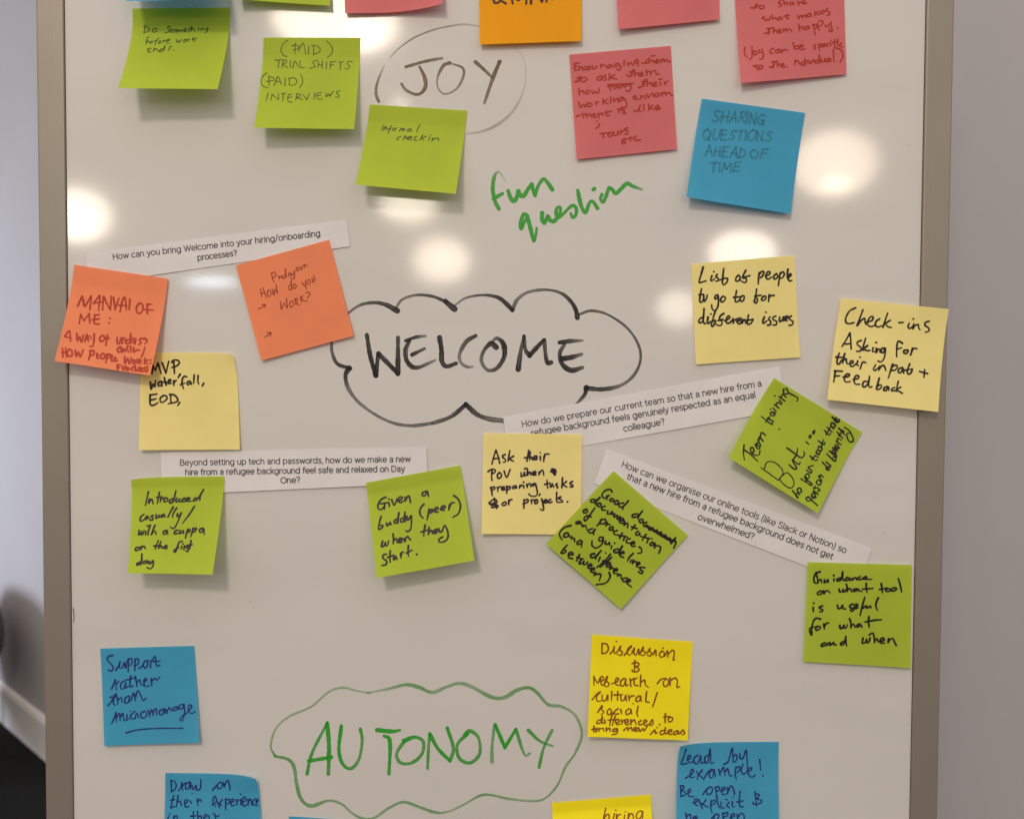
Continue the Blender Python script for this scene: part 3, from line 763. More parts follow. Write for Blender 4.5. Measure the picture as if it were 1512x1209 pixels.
PEN['good'] = (820, 710, 7.556, """632,120 610,95 560,105 522,148 540,190 575,180 600,160;575,165 575,205;635,195 610,205 615,225 640,225 650,205 635,195;690,215 660,230 665,255 695,255 705,230 690,215;760,245 715,255 715,285 755,285 820,215 770,270 750,315;915,365 865,375 860,400 910,395 975,330 930,390 925,420;955,425 935,445 955,465 980,450 975,430 955,425;1020,460 985,475 990,505 1030,500;1040,510 1050,545 1085,520 1100,560 1135,545 1145,585 1180,570 1190,620 1230,600 1240,650 1280,635 1290,690 1320,650;1340,635 1290,700;1330,660 1345,690 1320,745;1010,490 1130,560 1250,630 1345,680;1020,510 1150,590 1300,680;
440,205 395,210 400,235 440,230 500,180 450,240 445,260;495,245 465,260 475,280 505,280 510,255 495,245;555,280 520,295 520,320 560,325;585,335 580,365 610,365 635,340 635,375;660,365 655,405 690,380 690,425 720,395 725,430;720,440 760,440 750,415 715,425 720,465 760,470;775,450 765,495 795,470 810,480 805,520;890,490 850,545;850,510 910,530;925,560 895,580 905,605 935,590 940,575 945,610;1010,595 970,660;960,620 1055,640;1035,650 1020,690;1075,640;1085,680 1055,700 1065,720 1095,705 1085,680;1110,695 1105,745;1120,720 1160,725 1175,750 1155,800;
345,315 315,330 320,355 350,350 360,325 345,315;440,300 405,350 350,430 325,440 325,405 365,385 400,400;515,425 490,470 465,500;505,440 550,425 565,450 540,475 500,475;580,460 560,500;570,490 595,480 610,490;640,510 605,520 605,545 640,540 645,515 645,555;690,550 655,565 655,590 700,605;745,580 715,640;710,605 790,620;770,630 760,660;800,625;835,640 795,655 795,685 830,690;840,700 880,695 875,675 845,690 855,725 890,725;935,735 960,755 960,795 920,805;
270,450 235,460 235,475 275,470 285,455 290,490;305,490 300,510;305,505 335,495 345,520 355,545;415,530 375,545 370,570 410,575 450,530 430,560 425,595;530,625 490,630 490,665 525,660 535,630 520,700 460,745 410,720 410,665;560,670 555,700 590,700 605,680 605,715;630,720 620,755;660,690;700,755 655,770 660,795 700,790 750,720 720,780 710,815;720,810 765,805 760,785 725,800 725,835 760,850;870,805 825,850 805,890;845,880 835,905;870,880 860,920;870,905 900,895 905,930;910,930 940,925 935,905 910,920 910,955 945,960;995,965 960,960 945,985 975,1005 960,1030 925,1010;
175,495 95,520 45,590 75,655;140,575 100,590 95,620 135,620 150,590 160,625;180,620 180,645;185,635 210,640 215,675;280,660 245,680 250,705 285,695 300,665 290,735;435,810 395,820 400,850 440,845 515,770 460,840 450,870;500,850 480,895;560,800;615,815 540,900 465,960;625,850 560,910 500,960;530,890 600,905;575,930 615,930 605,905 575,920 570,955 610,955;625,950 605,985;615,975 650,970;650,1000 690,995 685,975 655,990 650,1025 690,1030;700,1035 690,1060;700,1050 730,1045 735,1090;800,1080 755,1085 755,1115 795,1120;800,1125 835,1110 825,1095 795,1110 800,1140 850,1180;
130,715 90,760 65,800 100,800 120,775 95,770;145,820 195,820 185,795 150,805 150,850 190,865;270,820 235,890;240,850 310,870;290,870 265,915 300,915 320,890 315,930 345,925 360,900;370,945 405,945 400,925 370,935 365,970 400,970;400,990 435,985 430,965 400,980 395,1010 430,1020;445,1015 430,1050;445,1040 500,1035 505,1060 490,1110;600,1020 610,1070 560,1135 455,1155""")
PEN['team'] = (1090, 565, 9.3, """80,855 72,960 85,1060;80,920 170,985 265,1075;180,960 215,945 200,890 170,900 180,960 230,995 285,985 300,930;265,830 235,845 260,900 290,905 300,870;250,850 300,880;270,790 310,860;280,800 290,745 340,800;300,770 320,685 375,720;320,465 440,560 465,570 470,545;380,540 410,480;400,490 485,530;420,500 440,450;460,400 440,420 480,455 500,440 470,400 510,420;480,350 520,395;500,300 560,350;520,310 540,270 590,300;565,240 600,280;560,190 640,250;590,200 610,160 660,200;625,90 625,150 690,150;660,75 700,140 800,195 820,225 805,255;500,180;440,360;560,633;
700,1125 770,1185 800,1165 740,1060 830,1120 850,1090;670,895 790,980 860,1030 910,990 900,945;750,1060 800,985 815,900""")
PEN['treat'] = (1170, 610, 8.636, """175,365 210,395;235,280 210,295 225,320 240,300 235,280;285,220 260,240 270,265 285,235;0,985 75,1078 45,1050 55,1020 95,1040;85,950 60,975 80,1010 115,1000 105,960 85,950;110,835 180,880 165,830;150,815 190,850 250,905 235,920 190,890;185,770 165,800 190,830 215,810 205,770 185,770;180,725 235,760 245,730 200,690 265,665;
225,545 290,600 320,590;250,590 290,540;285,540 330,560;300,500 340,520 350,480 315,475 305,510 345,530;335,420 325,460 365,480 375,440 335,420 385,450;330,350 400,400 415,370;370,420 395,340;410,220 460,275 485,255;430,270 470,200;440,175 505,240;465,200 490,175 530,200;500,120 490,160 530,180 545,140 505,120 555,160;505,45 590,110 600,95;540,100 560,50;515,60 570,120 600,80 550,80;
200,1060 250,1110 320,1175;205,1070 175,1080 190,1115 245,1110;240,1060 290,1060 280,1025 245,1030 260,1080 305,1070;270,985 330,1040;265,1000 320,1020;290,930 270,960 320,950 350,985 320,990;320,855 305,885 340,915 365,890 345,855 320,855;335,800 375,860;345,820 360,785 395,815;
380,620 470,720 430,710 440,680 485,690;430,620 490,670;440,520 540,610 550,560 500,570;470,480 560,560 555,520;500,500 545,500 535,470 505,480 530,520 560,500;515,440 575,480;540,430 585,430 575,400 545,410 560,455 600,440;555,355 620,400;570,370 580,320 625,345;570,240 640,320;590,290 620,250;590,190 665,275;630,215 660,240;665,180 720,220 770,310 770,360 720,355 690,270 720,255""")
PEN['support'] = (150, 960, 9.3, """155,65 100,80 75,120 120,175 160,230 135,280 90,265;195,270 240,200 255,145 245,230 280,235 315,160 320,240;340,235 345,180 370,110 365,290;370,120 410,110 420,150 400,195 365,205;460,115 455,275;460,125 500,110 510,150 490,195 450,205;510,245 560,210 590,150 615,140 635,165 620,220 590,240 575,190 610,140 655,140;670,230 680,140;680,160 735,80 745,170 765,215 800,200;715,150 805,145;
140,525 175,440 190,400 205,540;200,470 240,420;320,410 270,450 265,520 310,515 335,430 330,510 370,490;400,350 390,440 400,500 440,480;350,400 475,370;460,350 480,440 485,490;485,440 520,400 540,460 580,480;575,440 620,400 605,380 580,420 600,490 660,480;680,380 690,480;690,420 730,380 760,405 800,360;
90,755 140,690 185,600 160,720 190,750;120,640 210,630;200,590 220,680 220,735;225,680 270,645 280,710;370,620 320,660 325,720 370,700 385,620 385,700;410,680 440,580 465,690;465,640 500,550 540,620 570,685 610,650;
140,1000 185,900 200,850 200,980;200,930 245,860 255,960;260,910 290,860 310,960 345,950;350,880 345,950 375,930;395,830;460,830 400,890 410,935 460,930;460,930 480,860 500,890 505,920;590,830 540,860 545,915 590,920 625,870 590,830;640,820 665,910;665,870 690,810 710,890;715,840 745,790 760,880;850,800 795,830 800,880 840,870 860,800 870,860;880,800 900,860;905,830 930,780 960,830;1030,770 985,790 985,820 1030,810 1045,770 1050,810;1120,735 1070,755 1075,800 1115,790 1130,735 1140,850 1115,950 1080,955 1095,910 1180,850;1190,830 1235,780 1225,745 1190,770 1200,840 1240,860 1285,840;340,1130 450,1095 620,1075 870,1065 1120,1065""")
PEN['discuss'] = (865, 940, 7.956, """190,75 190,190;190,80 240,80 265,130 245,180 195,195 185,180;285,200 320,150 335,110 330,180 360,190;357,50;370,175 410,105 400,150 430,180 410,215 375,205;450,215 490,170 540,105 500,130 485,190 520,215;540,195 570,130 565,190 590,210 620,140 625,205;640,190 675,115 670,160 700,180 680,215 645,210;720,190 755,130 750,170 775,190 760,220 720,215;790,205 820,150 825,215;905,130;890,165 865,200 880,235 915,225 920,180 890,165;930,225 960,160 965,235;970,200 1020,155 1040,190 1025,270 1045,265;575,275 570,405;545,310 610,300 620,335 575,345;575,345 625,375 605,405 550,405 545,385;
95,460 95,565;95,470 140,540 165,480;170,520 210,500 195,460 175,480 185,560 220,560;215,560 250,460 245,520 275,545 255,580 220,575;305,550 370,520 385,485 355,490 350,550 390,570;450,485 410,520 415,575 450,560 470,490 470,570 500,560;520,490 530,580;530,510 565,485;600,480 570,500 570,560 610,570;645,445 640,580;645,530 690,505 700,560 735,590;840,545 880,500 940,485 910,530 925,580 965,560 970,510 940,485;990,480 990,570;995,510 1050,480 1075,520 1070,590 1105,580;
75,735 130,670 170,645 130,690 130,750 175,750;190,680 195,745 235,740 255,680 260,745;305,640 300,745;375,640 370,740;330,680 430,675;410,680 415,745 450,735 470,680 475,750;500,680 510,745;515,710 540,690 570,690;625,690 590,720 595,755 630,745 645,690 650,755;715,640 705,750 745,765;840,650 785,820;553,780;
140,885 190,805 185,850 210,880 180,915;250,870 280,840 300,870 290,905 255,905 250,870;380,840 340,870 340,905 385,900;410,850 420,900;510,840 470,870 480,910 520,890 530,845 540,905;615,810 600,890 610,930;185,965 135,985 130,1015 175,1000 195,930 190,1010 225,1000;220,970 230,1010;320,890 295,960 280,1040;345,930 325,990 310,1040;260,975 380,965;350,1010 395,990 380,965 350,985 365,1025 405,1020;420,970 425,1020;425,995 455,970;460,1010 500,990 490,965 460,985 475,1030 510,1020;530,970 530,1030;535,1000 570,970 590,1030;650,980 620,1000 630,1030 670,1020;680,1010 715,990 700,970 680,990 690,1035 730,1025;750,1020 780,970 790,1010 770,1035 740,1030;865,1025;935,900 930,970 935,1005;915,940 985,930;990,940 965,965 980,995 1015,980 1015,945 990,940;
95,1045 90,1110;70,1085 130,1068;95,1085 130,1085 120,1110 90,1110;150,1070 155,1105;155,1080 190,1070;205,1070 210,1105;240,1065 240,1110;245,1085 280,1070 285,1105;360,1075 320,1085 325,1110 360,1100 370,1070 365,1130 310,1145;445,1095 490,1060 495,1100;500,1085 530,1060 545,1100;560,1090 600,1080 590,1060 560,1075 575,1105 620,1100;620,1065 640,1105 670,1070 685,1100 720,1045;760,1140 810,1090 815,1130 840,1120;835,1060;925,1095 880,1105 875,1140 920,1130 935,1060 930,1130 960,1130;960,1115 1010,1105 1000,1085 970,1100 980,1140 1020,1135;1075,1100 1035,1115 1040,1145 1075,1130 1085,1100 1095,1140;1110,1130 1140,1090 1160,1130 1130,1145""")
PEN['lead'] = (998, 1095, 9.947, """150,105 110,230 75,320 130,320 165,310;165,260 215,230 205,195 175,220 190,300 240,290;330,190 270,230 270,300 320,310 365,200 370,300 410,300;480,190 430,220 425,290 470,290 500,100 510,230 515,310 555,300;705,325 770,280 825,90 835,190 840,290;840,220 880,180 900,230 870,290 840,290;940,160 945,235 985,240 1030,120 1045,250 1050,420;
140,530 220,480 255,430 240,400 210,440 220,520 270,510;300,430 340,480 410,545;385,410 320,500 320,550;420,520 480,430 540,400 490,450 500,520 540,510 560,400 580,510;630,400 650,490;660,440 700,370 720,490;730,430 760,390 790,490 830,490;880,370 870,470 890,550;880,380 930,360 940,400 900,450;985,320 960,420 990,470 1040,440;1060,440 1110,400 1100,370 1060,400 1070,480 1120,515 1165,480;1230,255 1245,410;1270,490 1285,495;
70,640 75,800;60,650 110,640 110,680 80,710 130,730 140,770 70,800;165,760 215,720 210,690 180,700 190,790 260,800;395,770 440,700 500,655 535,680 520,750 460,765 450,710 500,655;575,660 590,730 600,840;575,680 620,650 640,690 590,730;660,720 720,690 705,660 670,690 690,770 740,760;760,670 760,760;770,720 810,640 850,700 860,770;
250,890 300,880 320,840 280,840 275,910 320,930;340,850 390,980;440,845 390,920;380,900 470,960;520,860 510,950 530,1035;525,870 570,850 575,890 530,920;600,780 610,880 640,960;660,880 665,960 710,965;740,840;780,880 750,930 790,965;830,870 830,940 860,950;840,805;945,720 930,860 945,945 990,945;890,880 990,860;1160,725 1185,940;1165,760 1220,770 1200,820 1170,830;1175,830 1260,860 1230,900 1140,910 1135,880;
145,1040 160,1150;155,1090 210,1060 220,1140;250,1120 310,1110 300,1090 260,1100 255,1150;520,1125 580,1060 630,1070 610,1130 560,1140 570,1070;690,1040 700,1170;690,1060 750,1030 760,1070 710,1100;800,1110 860,1080 850,1050 810,1070 820,1150;900,1060 910,1150;910,1100 960,1040 1000,1080 1000,1150""")
PEN['draw'] = (240, 1140, 10.08, """130,115 135,280;120,120 180,130 205,200 170,260 125,285;235,270 280,200 285,140 295,260;295,200 340,150;400,140 350,170 345,240 390,230 415,140 420,240;440,190 460,255 500,190 510,260 565,230 570,105;745,260 800,200 860,140 890,170 870,230 825,235 820,180 860,140;905,150 920,220;920,190 970,115 1000,200 1000,260;
165,340 140,440 120,525;120,410 185,400;120,525 180,500;230,340 215,450 205,510;215,450 260,420 280,490;330,470 380,420 360,400 330,430 340,510 390,500;410,420 430,460;440,310;515,390 530,490;520,430 560,395 575,430;740,480 800,430 790,360 760,370 750,460 790,500;810,420 850,520;890,400 840,470;840,450 880,490;940,390 940,550;945,400 990,400 990,450 945,470;1010,450 1060,420 1045,390 1015,420 1030,490 1080,480;1100,400 1110,480;1110,430 1140,400;1165,400 1165,480;1160,320;1190,440 1240,410 1220,360 1190,400 1200,490 1250,480;1270,390 1275,480;1275,440 1310,390 1330,480;1380,390 1345,430 1355,480 1390,480;1395,440 1420,420 1415,390 1395,420 1400,480 1420,490;
90,650 75,700;105,615;170,640 165,710;165,670 215,640 215,710;460,580 460,700;420,650 500,640;520,570 530,710;530,660 570,640 585,710;610,670 660,650 650,620 620,640 615,700;690,640 695,700;755,605;780,620 790,710;790,660 850,630""")
PEN['encour'] = (840, 75, 8.3375, """65,165 130,150;75,165 70,240 130,235;80,200 110,195;130,200 130,240;130,215 150,200 165,235;205,200 175,215 180,240 215,230;250,195 225,210 230,235 260,230 265,200 250,195;290,190 295,225 330,215 335,185 345,220;390,170 395,215;395,190 425,175 450,195;520,175 470,195 475,215 515,205 525,175 535,205;600,160 560,175 565,200 605,190 615,165 640,210 620,240 590,230;680,150 680,190;680,125;720,150 730,190;730,170 770,150 785,185;840,110 805,135 815,160 845,150 850,120 855,190;
895,155 940,150 960,110 950,155 985,150;1010,68 1060,65;985,95 990,150;990,130 1030,120 1040,150;1050,140 1100,125 1085,110 1060,130 1075,155 1110,145;1130,115 1135,145;1140,130 1165,105 1175,140;1180,125 1210,115 1225,140 1260,130;
70,385 110,375 135,320 125,380;100,340 150,335;150,340 200,330 220,355 190,385 150,375 155,345;400,310 350,335 355,365 395,355 410,315 415,360;450,300 435,325 465,345 440,370;500,290 495,365;560,300 500,335;505,335 590,350;710,300 750,320 790,240 770,320;745,265 800,255;805,240 810,315;815,290 850,275 860,310;870,300 910,285 895,270 870,285 885,315 925,310;950,245 960,305;965,270 990,250 1005,300;1010,270 1060,245 1080,290 1115,290;
120,465 130,545;130,510 170,495 185,530;230,490 205,510 215,535 245,525 250,495 230,490;280,490 295,530 330,500 340,525 375,510 365,465;480,420 520,490;480,440 560,420;540,430 560,470 600,440 620,465 660,430 690,450 720,420;760,410 760,480 735,500 700,490;490,420 600,415 790,405;510,435 650,420 760,425;860,455 900,440 935,355 925,440;895,385 960,380;960,355 965,440;970,410 1010,395 1020,435;1030,425 1080,405 1065,390 1040,410 1050,440 1095,430;1120,390 1130,425;1110,355 1150,350;1175,385 1185,420;1185,400 1220,375;
125,640 140,700 180,660 200,695 225,640;250,645 230,670 245,690 280,680 280,650 250,645;330,630 335,670;335,650 365,630;420,600 420,660;470,600 425,635;430,635 480,655;510,600 515,645;510,575;545,590 555,640;560,615 600,590 610,640;660,575 620,590 625,620 665,605 670,580 710,640 700,700 650,700;790,580 830,570 815,555 795,575 810,600 860,595;880,555 890,600;895,570 930,560 940,595;960,540 980,580 1010,530;1030,525 1045,570;1080,525 1060,545 1075,565 1105,555 1105,530 1080,525;1135,520 1145,560;1145,535 1180,510 1195,550;1200,525 1240,520 1260,550 1285,550;
90,810 140,795;165,770 180,825;185,795 210,775 225,820;235,795 265,780 275,815;290,805 330,790 315,775 295,795 310,825 345,815;360,770 375,840;375,790 410,770 425,800;460,740 465,800 500,795;445,765 525,745;610,730 620,765;680,700 640,730 690,745 660,775 710,770;600,720 650,710;805,745 850,735 880,670 860,745 890,745;920,690 925,740;920,665;980,660 985,735;1030,675 990,705;995,705 1040,725;1060,715 1110,700 1095,675 1065,695 1075,730 1130,715;
345,865;375,905 360,940 335,955;385,1025 480,1010;425,1015 425,1075;500,1010 480,1035 500,1060 530,1040 525,1010 500,1010;550,1000 560,1045 595,1030 600,990 610,1040;635,985 640,1030;640,1000 670,985;720,950 685,970 720,990 720,1025 685,1030;650,1120 700,1100 690,1080 655,1105 660,1145 700,1130;760,1060 755,1110;720,1085 790,1070;830,1050 800,1090 830,1105 885,1095""")
PEN['happy'] = (1090, 0, 9.45, """180,115 230,115 260,55 250,120;225,85 290,80;320,85 290,105 310,130 355,120 360,95 320,85;590,15 560,50 600,60 600,90 560,95;630,5 645,75;650,50 680,40 695,75;760,35 720,50 730,75 765,65 770,40 785,70;830,25 845,80;850,50 890,20;890,50 930,35 920,15 890,30 905,60 960,45;
330,270 355,240 375,295 410,270 430,285 450,235;470,215 480,285;490,260 520,250 530,280;590,240 550,260 560,285 600,270 605,245 615,275;680,200 675,260 710,260;640,230 715,220;830,220 845,270;855,240 885,220 895,255;905,230 935,215 945,245;1000,190 960,215 970,240 1010,225 1015,195 1025,230;1065,160 1070,225;1115,165 1080,195;1085,195 1125,215;1180,150 1145,175 1155,200 1195,185 1200,155;1250,120 1225,150 1275,180 1270,215 1230,215;
365,470 410,465 440,400 430,480;400,405 500,390;490,390 490,470;495,440 530,425 540,460;550,450 590,435 580,415 555,435 565,465 610,455;625,410 635,450;640,430 670,405 680,445;690,425 720,410 750,450;845,345 855,430;860,395 895,375 910,420;970,370 930,390 940,420 975,405 985,375 995,405;1040,340 1060,420 1075,490;1050,370 1090,345 1100,380 1065,410;1110,330 1130,430;1120,300 1170,295 1180,330 1150,370;1210,350 1240,380 1270,340;1290,310 1300,380 1310,440 1270,440 1275,400;1385,395;
95,665 85,730 100,780 125,800;190,650 195,720 190,810 160,830;225,720 215,750 240,770 265,745 245,715 225,720;290,700 300,740 335,720;330,690 350,760 340,820 295,830;490,680 450,700 445,740 480,750;560,690 520,710 530,740 565,730 570,695 580,735;600,700 610,745;615,720 650,695 690,710;765,600 785,690;790,660 830,640 845,675 800,690;850,665 905,650 890,630 855,650 870,695 940,685;1080,625 1050,650 1085,670 1055,695;1120,620 1135,720;1125,630 1165,620 1160,655 1135,665;1180,650 1220,630 1205,615 1180,635 1195,660;1250,610 1225,640 1255,650;1280,600 1290,640;1295,570;1350,555 1335,600 1350,680;1315,600 1370,590;1390,560 1380,640;1440,610 1410,640 1460,665;
220,920 260,950 280,980;215,930 270,910;300,920 280,950 310,965 345,945 330,920 300,920;440,940 480,935 510,865 490,950;470,870 550,860;545,860 545,935;550,910 580,895 590,930;600,925 640,910 625,890 605,910 620,945 685,935;790,845 790,905;800,860 830,850 850,890;920,870 875,885 885,910 925,900 930,820 945,920;965,850 975,890;990,850 1010,890 1040,840;1060,840 1065,880;1120,840 1080,860 1090,885 1125,870 1130,770 1145,880;1160,830 1170,870 1200,860 1210,820 1215,865;1270,820 1235,840 1245,865 1280,850 1285,820 1290,860;1325,700 1330,780 1335,860;1350,670 1430,700 1460,790 1420,870""")
PEN['manual'] = (80, 425, 9.3, """325,250 355,180 385,115 395,180 420,255 470,180 510,110 500,220 490,300;330,235 385,125 415,240;540,215 590,150 625,105 620,210 610,315;545,210 660,195;665,300 675,120;685,125 720,210 770,300;770,300 785,115;815,135 835,295;835,295 890,140;905,330 930,200 965,130 985,210 990,300;890,240 1000,245;1040,155 1030,300;1170,210 1130,270 1140,340 1190,345 1220,280 1205,220 1165,215;1280,225 1280,355;1270,230 1335,225;1240,300 1355,305;
345,490 365,365;365,365 410,450;410,450 480,355;480,355 490,490;555,375 555,490 620,495;560,375 620,370;525,440 620,425;765,415;750,480;145,660 210,595 225,735;150,670 230,690;310,630 320,730 350,670 375,745 400,650;420,740 450,640 470,730;430,700 470,695;490,660 510,700;550,635 545,740 525,805 490,800;660,655 625,690 640,735 685,715 690,665 655,655;735,640 710,790;690,695 755,690;
865,680 865,750 895,765 920,680;935,765 940,700 970,690 980,760;1020,710 990,730 1000,765 1040,745 1050,625 1055,760;1085,690 1090,755;1120,700 1110,770;1200,690 1165,715 1195,745 1165,780;1210,700 1275,700;1240,690 1275,730 1245,770;910,810 870,840 880,880 920,865 925,815 930,880;950,880 955,835 985,870;1010,800 1000,840 1030,880;1045,800 1060,880;1090,820 1095,885;1110,870 1150,850 1175,860;1245,820 1225,890 1195,950;
115,830 120,950;160,825 170,945;110,890 170,885;210,840 180,890 200,940 245,925 240,860 205,840;290,860 305,940 335,880 360,945 400,850;500,860 490,930 475,985;490,870 545,865 545,910 500,930;590,900 585,960 620,965;590,930 615,925;660,900 640,940 660,975 690,955 690,910 660,900;730,910 720,970 710,1030;725,915 770,915 765,955 725,965;795,930 790,1000 815,1000;835,950 830,1005 870,1000;830,975 860,970;970,940 970,1035 1010,970 1030,1045 1060,960;1085,990 1075,1030 1105,1035 1110,995 1085,990;1140,980 1140,1040;1140,985 1180,985 1190,1010 1150,1015 1190,1045;1245,970 1235,1045;1290,990 1240,1020 1285,1045;1325,990;1320,1030;
870,1060 875,1130;865,1060 910,1055;865,1095 905,1090;935,1070 950,1125 975,1070;990,1085 1000,1130 1030,1120;995,1105 1025,1095;1085,1085 1055,1110 1080,1135;1110,1070 1115,1140;1120,1110 1145,1140;1165,1090 1165,1140;1195,1090 1190,1145 1230,1140;1190,1115 1225,1105;1250,1090 1250,1145 1280,1140 1280,1080""")
PEN['finding'] = (370, 380, 9.3, """285,220 330,205 345,250 300,290;290,215 300,290 325,340;385,255 395,300;395,280 420,255 430,290;470,240 440,260 450,290 480,265 475,155 490,270;520,220 520,260;540,220 545,250;555,215 560,250 600,210;600,185 600,280 575,300 545,275;640,140 625,170 650,190 665,160 640,140;680,130 700,175 715,120;740,100 740,145;725,110 770,105;785,125;
135,435 155,545;170,420 215,555;150,500 195,480;245,450 225,500 250,540 280,510 275,460 245,450;295,430 320,520 335,440 370,495 350,375;550,375 525,400 530,445 560,430 555,320 570,440;605,365 585,400 605,430 630,400 605,365;705,350 735,390;755,325 755,390 770,435;735,390 755,380;790,310 775,345 795,375 820,350 810,310 790,310;845,285 855,340 880,320 870,245;410,610 425,710 460,630 505,695 490,565;555,600 535,640 555,685 590,650 580,600 555,600;610,570 625,650;605,580 640,565 640,600 620,615 670,655;685,540 700,615;715,530 690,585;695,580 760,605;760,490 800,475 815,510 785,545 780,560;775,595;
105,705 150,690 200,655;160,650 205,650 195,690;200,1090 240,1070 280,1040;230,1035 280,1035 270,1085""")
PEN['mvp'] = (210, 525, 13.745, """200,365 215,200;215,200 265,300;265,300 320,150;320,150 385,365;405,145 480,355;480,355 540,115;640,130 655,365;600,135 640,95 720,95 755,140 720,195 650,230 600,240;770,380 730,445;165,540 180,680 225,575 255,640 270,500;385,520 330,550 330,610 380,600 395,530 405,625;450,450 470,550 490,600;425,540 480,530;480,560 570,520 575,490 535,500 530,570 600,560;640,510 645,605;640,545 690,500;905,430 850,425 815,480 810,580 840,670;775,590 870,555;960,515 915,540 920,590 960,575 975,520 1000,580;1055,395 1045,560;1135,405 1130,530 1150,580;1250,560 1215,620;
160,800 165,990 250,1000 315,955;155,800 300,780;170,905 285,875;430,810 370,860 370,930 420,945 500,880 490,820 425,810;575,790 585,970;555,785 650,800 720,880 690,940 530,975;760,950 720,1015""")
PEN['dosome'] = (200, 25, 12.6, """180,155 175,230 155,305;155,185 230,200 260,240 220,285 155,300;355,220 320,250 325,285 370,285 400,245 380,215 350,220;650,200 620,180 595,210 640,250 610,290 545,300;680,235 650,265 665,295 700,275 700,240 680,235;740,245 720,300;730,270 765,240 760,295;770,265 800,245 790,295;820,270 860,250 850,290;900,270 950,240 925,215 900,245 905,280 950,280;1020,195 990,290;985,235 1040,228;1050,190 1035,275;1045,245 1080,220 1100,260 1120,270;1180,200 1175,255;1225,215 1215,260;1225,235 1255,215 1265,250;1350,215 1310,225 1320,250 1350,235 1340,270 1290,300;
240,380 205,440 200,510;210,480 240,450 255,480;265,490 320,475 300,455 275,475 285,500;440,400 400,430 360,520;340,455 400,445;460,450 430,475 440,500 475,480 480,455 460,450;520,440 520,480;520,455 560,440;570,460 635,440 620,415 585,440 590,500 640,485;765,430 770,480 805,455 815,480 850,430;920,425 895,455 915,475 945,450 940,425 920,425;970,420 980,465;980,440 1010,415;1070,390 1060,440;1140,400 1065,430;1070,430 1110,465;290,590 225,600 235,630 280,630;235,630 240,660 290,665;350,585 335,655;345,620 390,600 430,650;490,600 440,640 480,650 555,540 525,640;670,550 630,570 635,600 605,640;705,620""")
PEN['paid'] = (375, 50, 9.755, """485,95 420,150 390,230 420,310 475,330;595,140 590,295;545,180 620,165 650,195 600,230 560,235;640,250 710,140 745,300;790,175 785,300;860,170 860,310;830,170 920,185 955,240 910,285 850,300;1050,110 1110,170 1130,240 1110,300 1055,345;305,385 410,375;365,385 345,500;420,390 400,500;420,385 470,385 460,420 415,440 480,490;525,385 520,495;560,495 590,400 645,490;665,395 670,485 725,490;910,385 850,405 860,440 880,480 800,500;930,410 920,495;985,400 980,500;925,455 990,450;1045,410 1040,515;1105,410 1095,520;1100,410 1180,400;1095,455 1150,450;1215,410 1290,405;1250,415 1240,520;1415,405 1360,400 1345,430 1375,470 1360,505 1310,505;
185,565 125,620 105,690 130,755 200,780;215,610 220,750;240,625 285,640 275,675 175,690;290,745 345,620 395,735;310,690 385,690;450,645 445,750;510,650 510,740;500,645 580,640 620,690 580,740 500,740;670,585 700,650 695,720 655,785;205,860 175,970;245,960 260,875;260,875 350,950;350,950 355,860;395,870 460,860;425,870 415,975;540,875 500,880 485,930 500,980 550,985;490,920 545,915;620,870 600,960;615,870 670,875 650,915 605,920 700,950;705,880 760,950;760,950 800,860;875,855 865,950;970,850 915,860 900,905 930,945 990,940;905,895 960,890;1045,860 1040,910 1085,870 1095,905 1140,830;1240,825 1190,840 1200,870 1225,890 1215,915 1170,915""")
PEN['informal'] = (550, 170, 12.6, """210,190 160,290;235,220 205,285;215,255 260,220 255,280;350,210 310,290 290,345;275,262 335,245;380,250 360,280 395,290 420,265 395,240;430,285 435,255 470,235;530,255 495,310;520,280 560,250 560,305;565,275 600,255 590,300;700,255 655,275 660,305 700,295 720,260 730,305;885,185 850,240 820,320;530,400 470,420 455,460 500,460;610,380 570,465;590,430 640,410 640,460;650,440 730,420 710,400 670,420 670,465 740,460;820,400 780,430 780,470 830,470;935,380 880,470;1000,400 910,430;910,430 960,470;1070,410 1040,485;1082,375;1120,430 1105,490;1120,460 1190,430 1235,455 1215,475""")
def pen(key, wd): return lambda k, _w: traced(k, wd, *PEN[key])

def note(label, colour, corners, lift, words, ink, wd, base=0.8, strip=0.18, power=1.35, curls=(), extra=None, seed=1, cat='sticky note', **kw):
    rc = random.Random(seed * 13)
    curls = tuple(curls) + ((rc.choice((0, 1)), 1, rc.uniform(0.8, 2.4), 0, 0, rc.uniform(2.5, 4)),)
    sh = Sheet(*corners, lift=lift, base=base, strip=strip, power=power, curls=curls, wave=0.3, seed=seed)
    o = sh.build('sticky_note', PAPER[colour])
    tag(o, label, cat, 'sticky notes on the whiteboard')
    if words or extra:
        k = Ink(seed)
        for wrd in words:
            a = dict(kw)
            if len(wrd) > 6: a.update(wrd[6])
            write(k, *wrd[:6], wd * 1.16 * a.pop('wk', 1), **a)
        if extra: extra(k, wd)
        k.build('handwriting', sh, ink, o)
    return o

# ------------------------------------------------------------------ printed question slips
def arc(cx, cy, rx, ry, a0, a1, n=12):
    return [(cx + rx * math.cos(math.radians(a0 + (a1 - a0) * i / n)), cy + ry * math.sin(math.radians(a0 + (a1 - a0) * i / n))) for i in range(n + 1)]
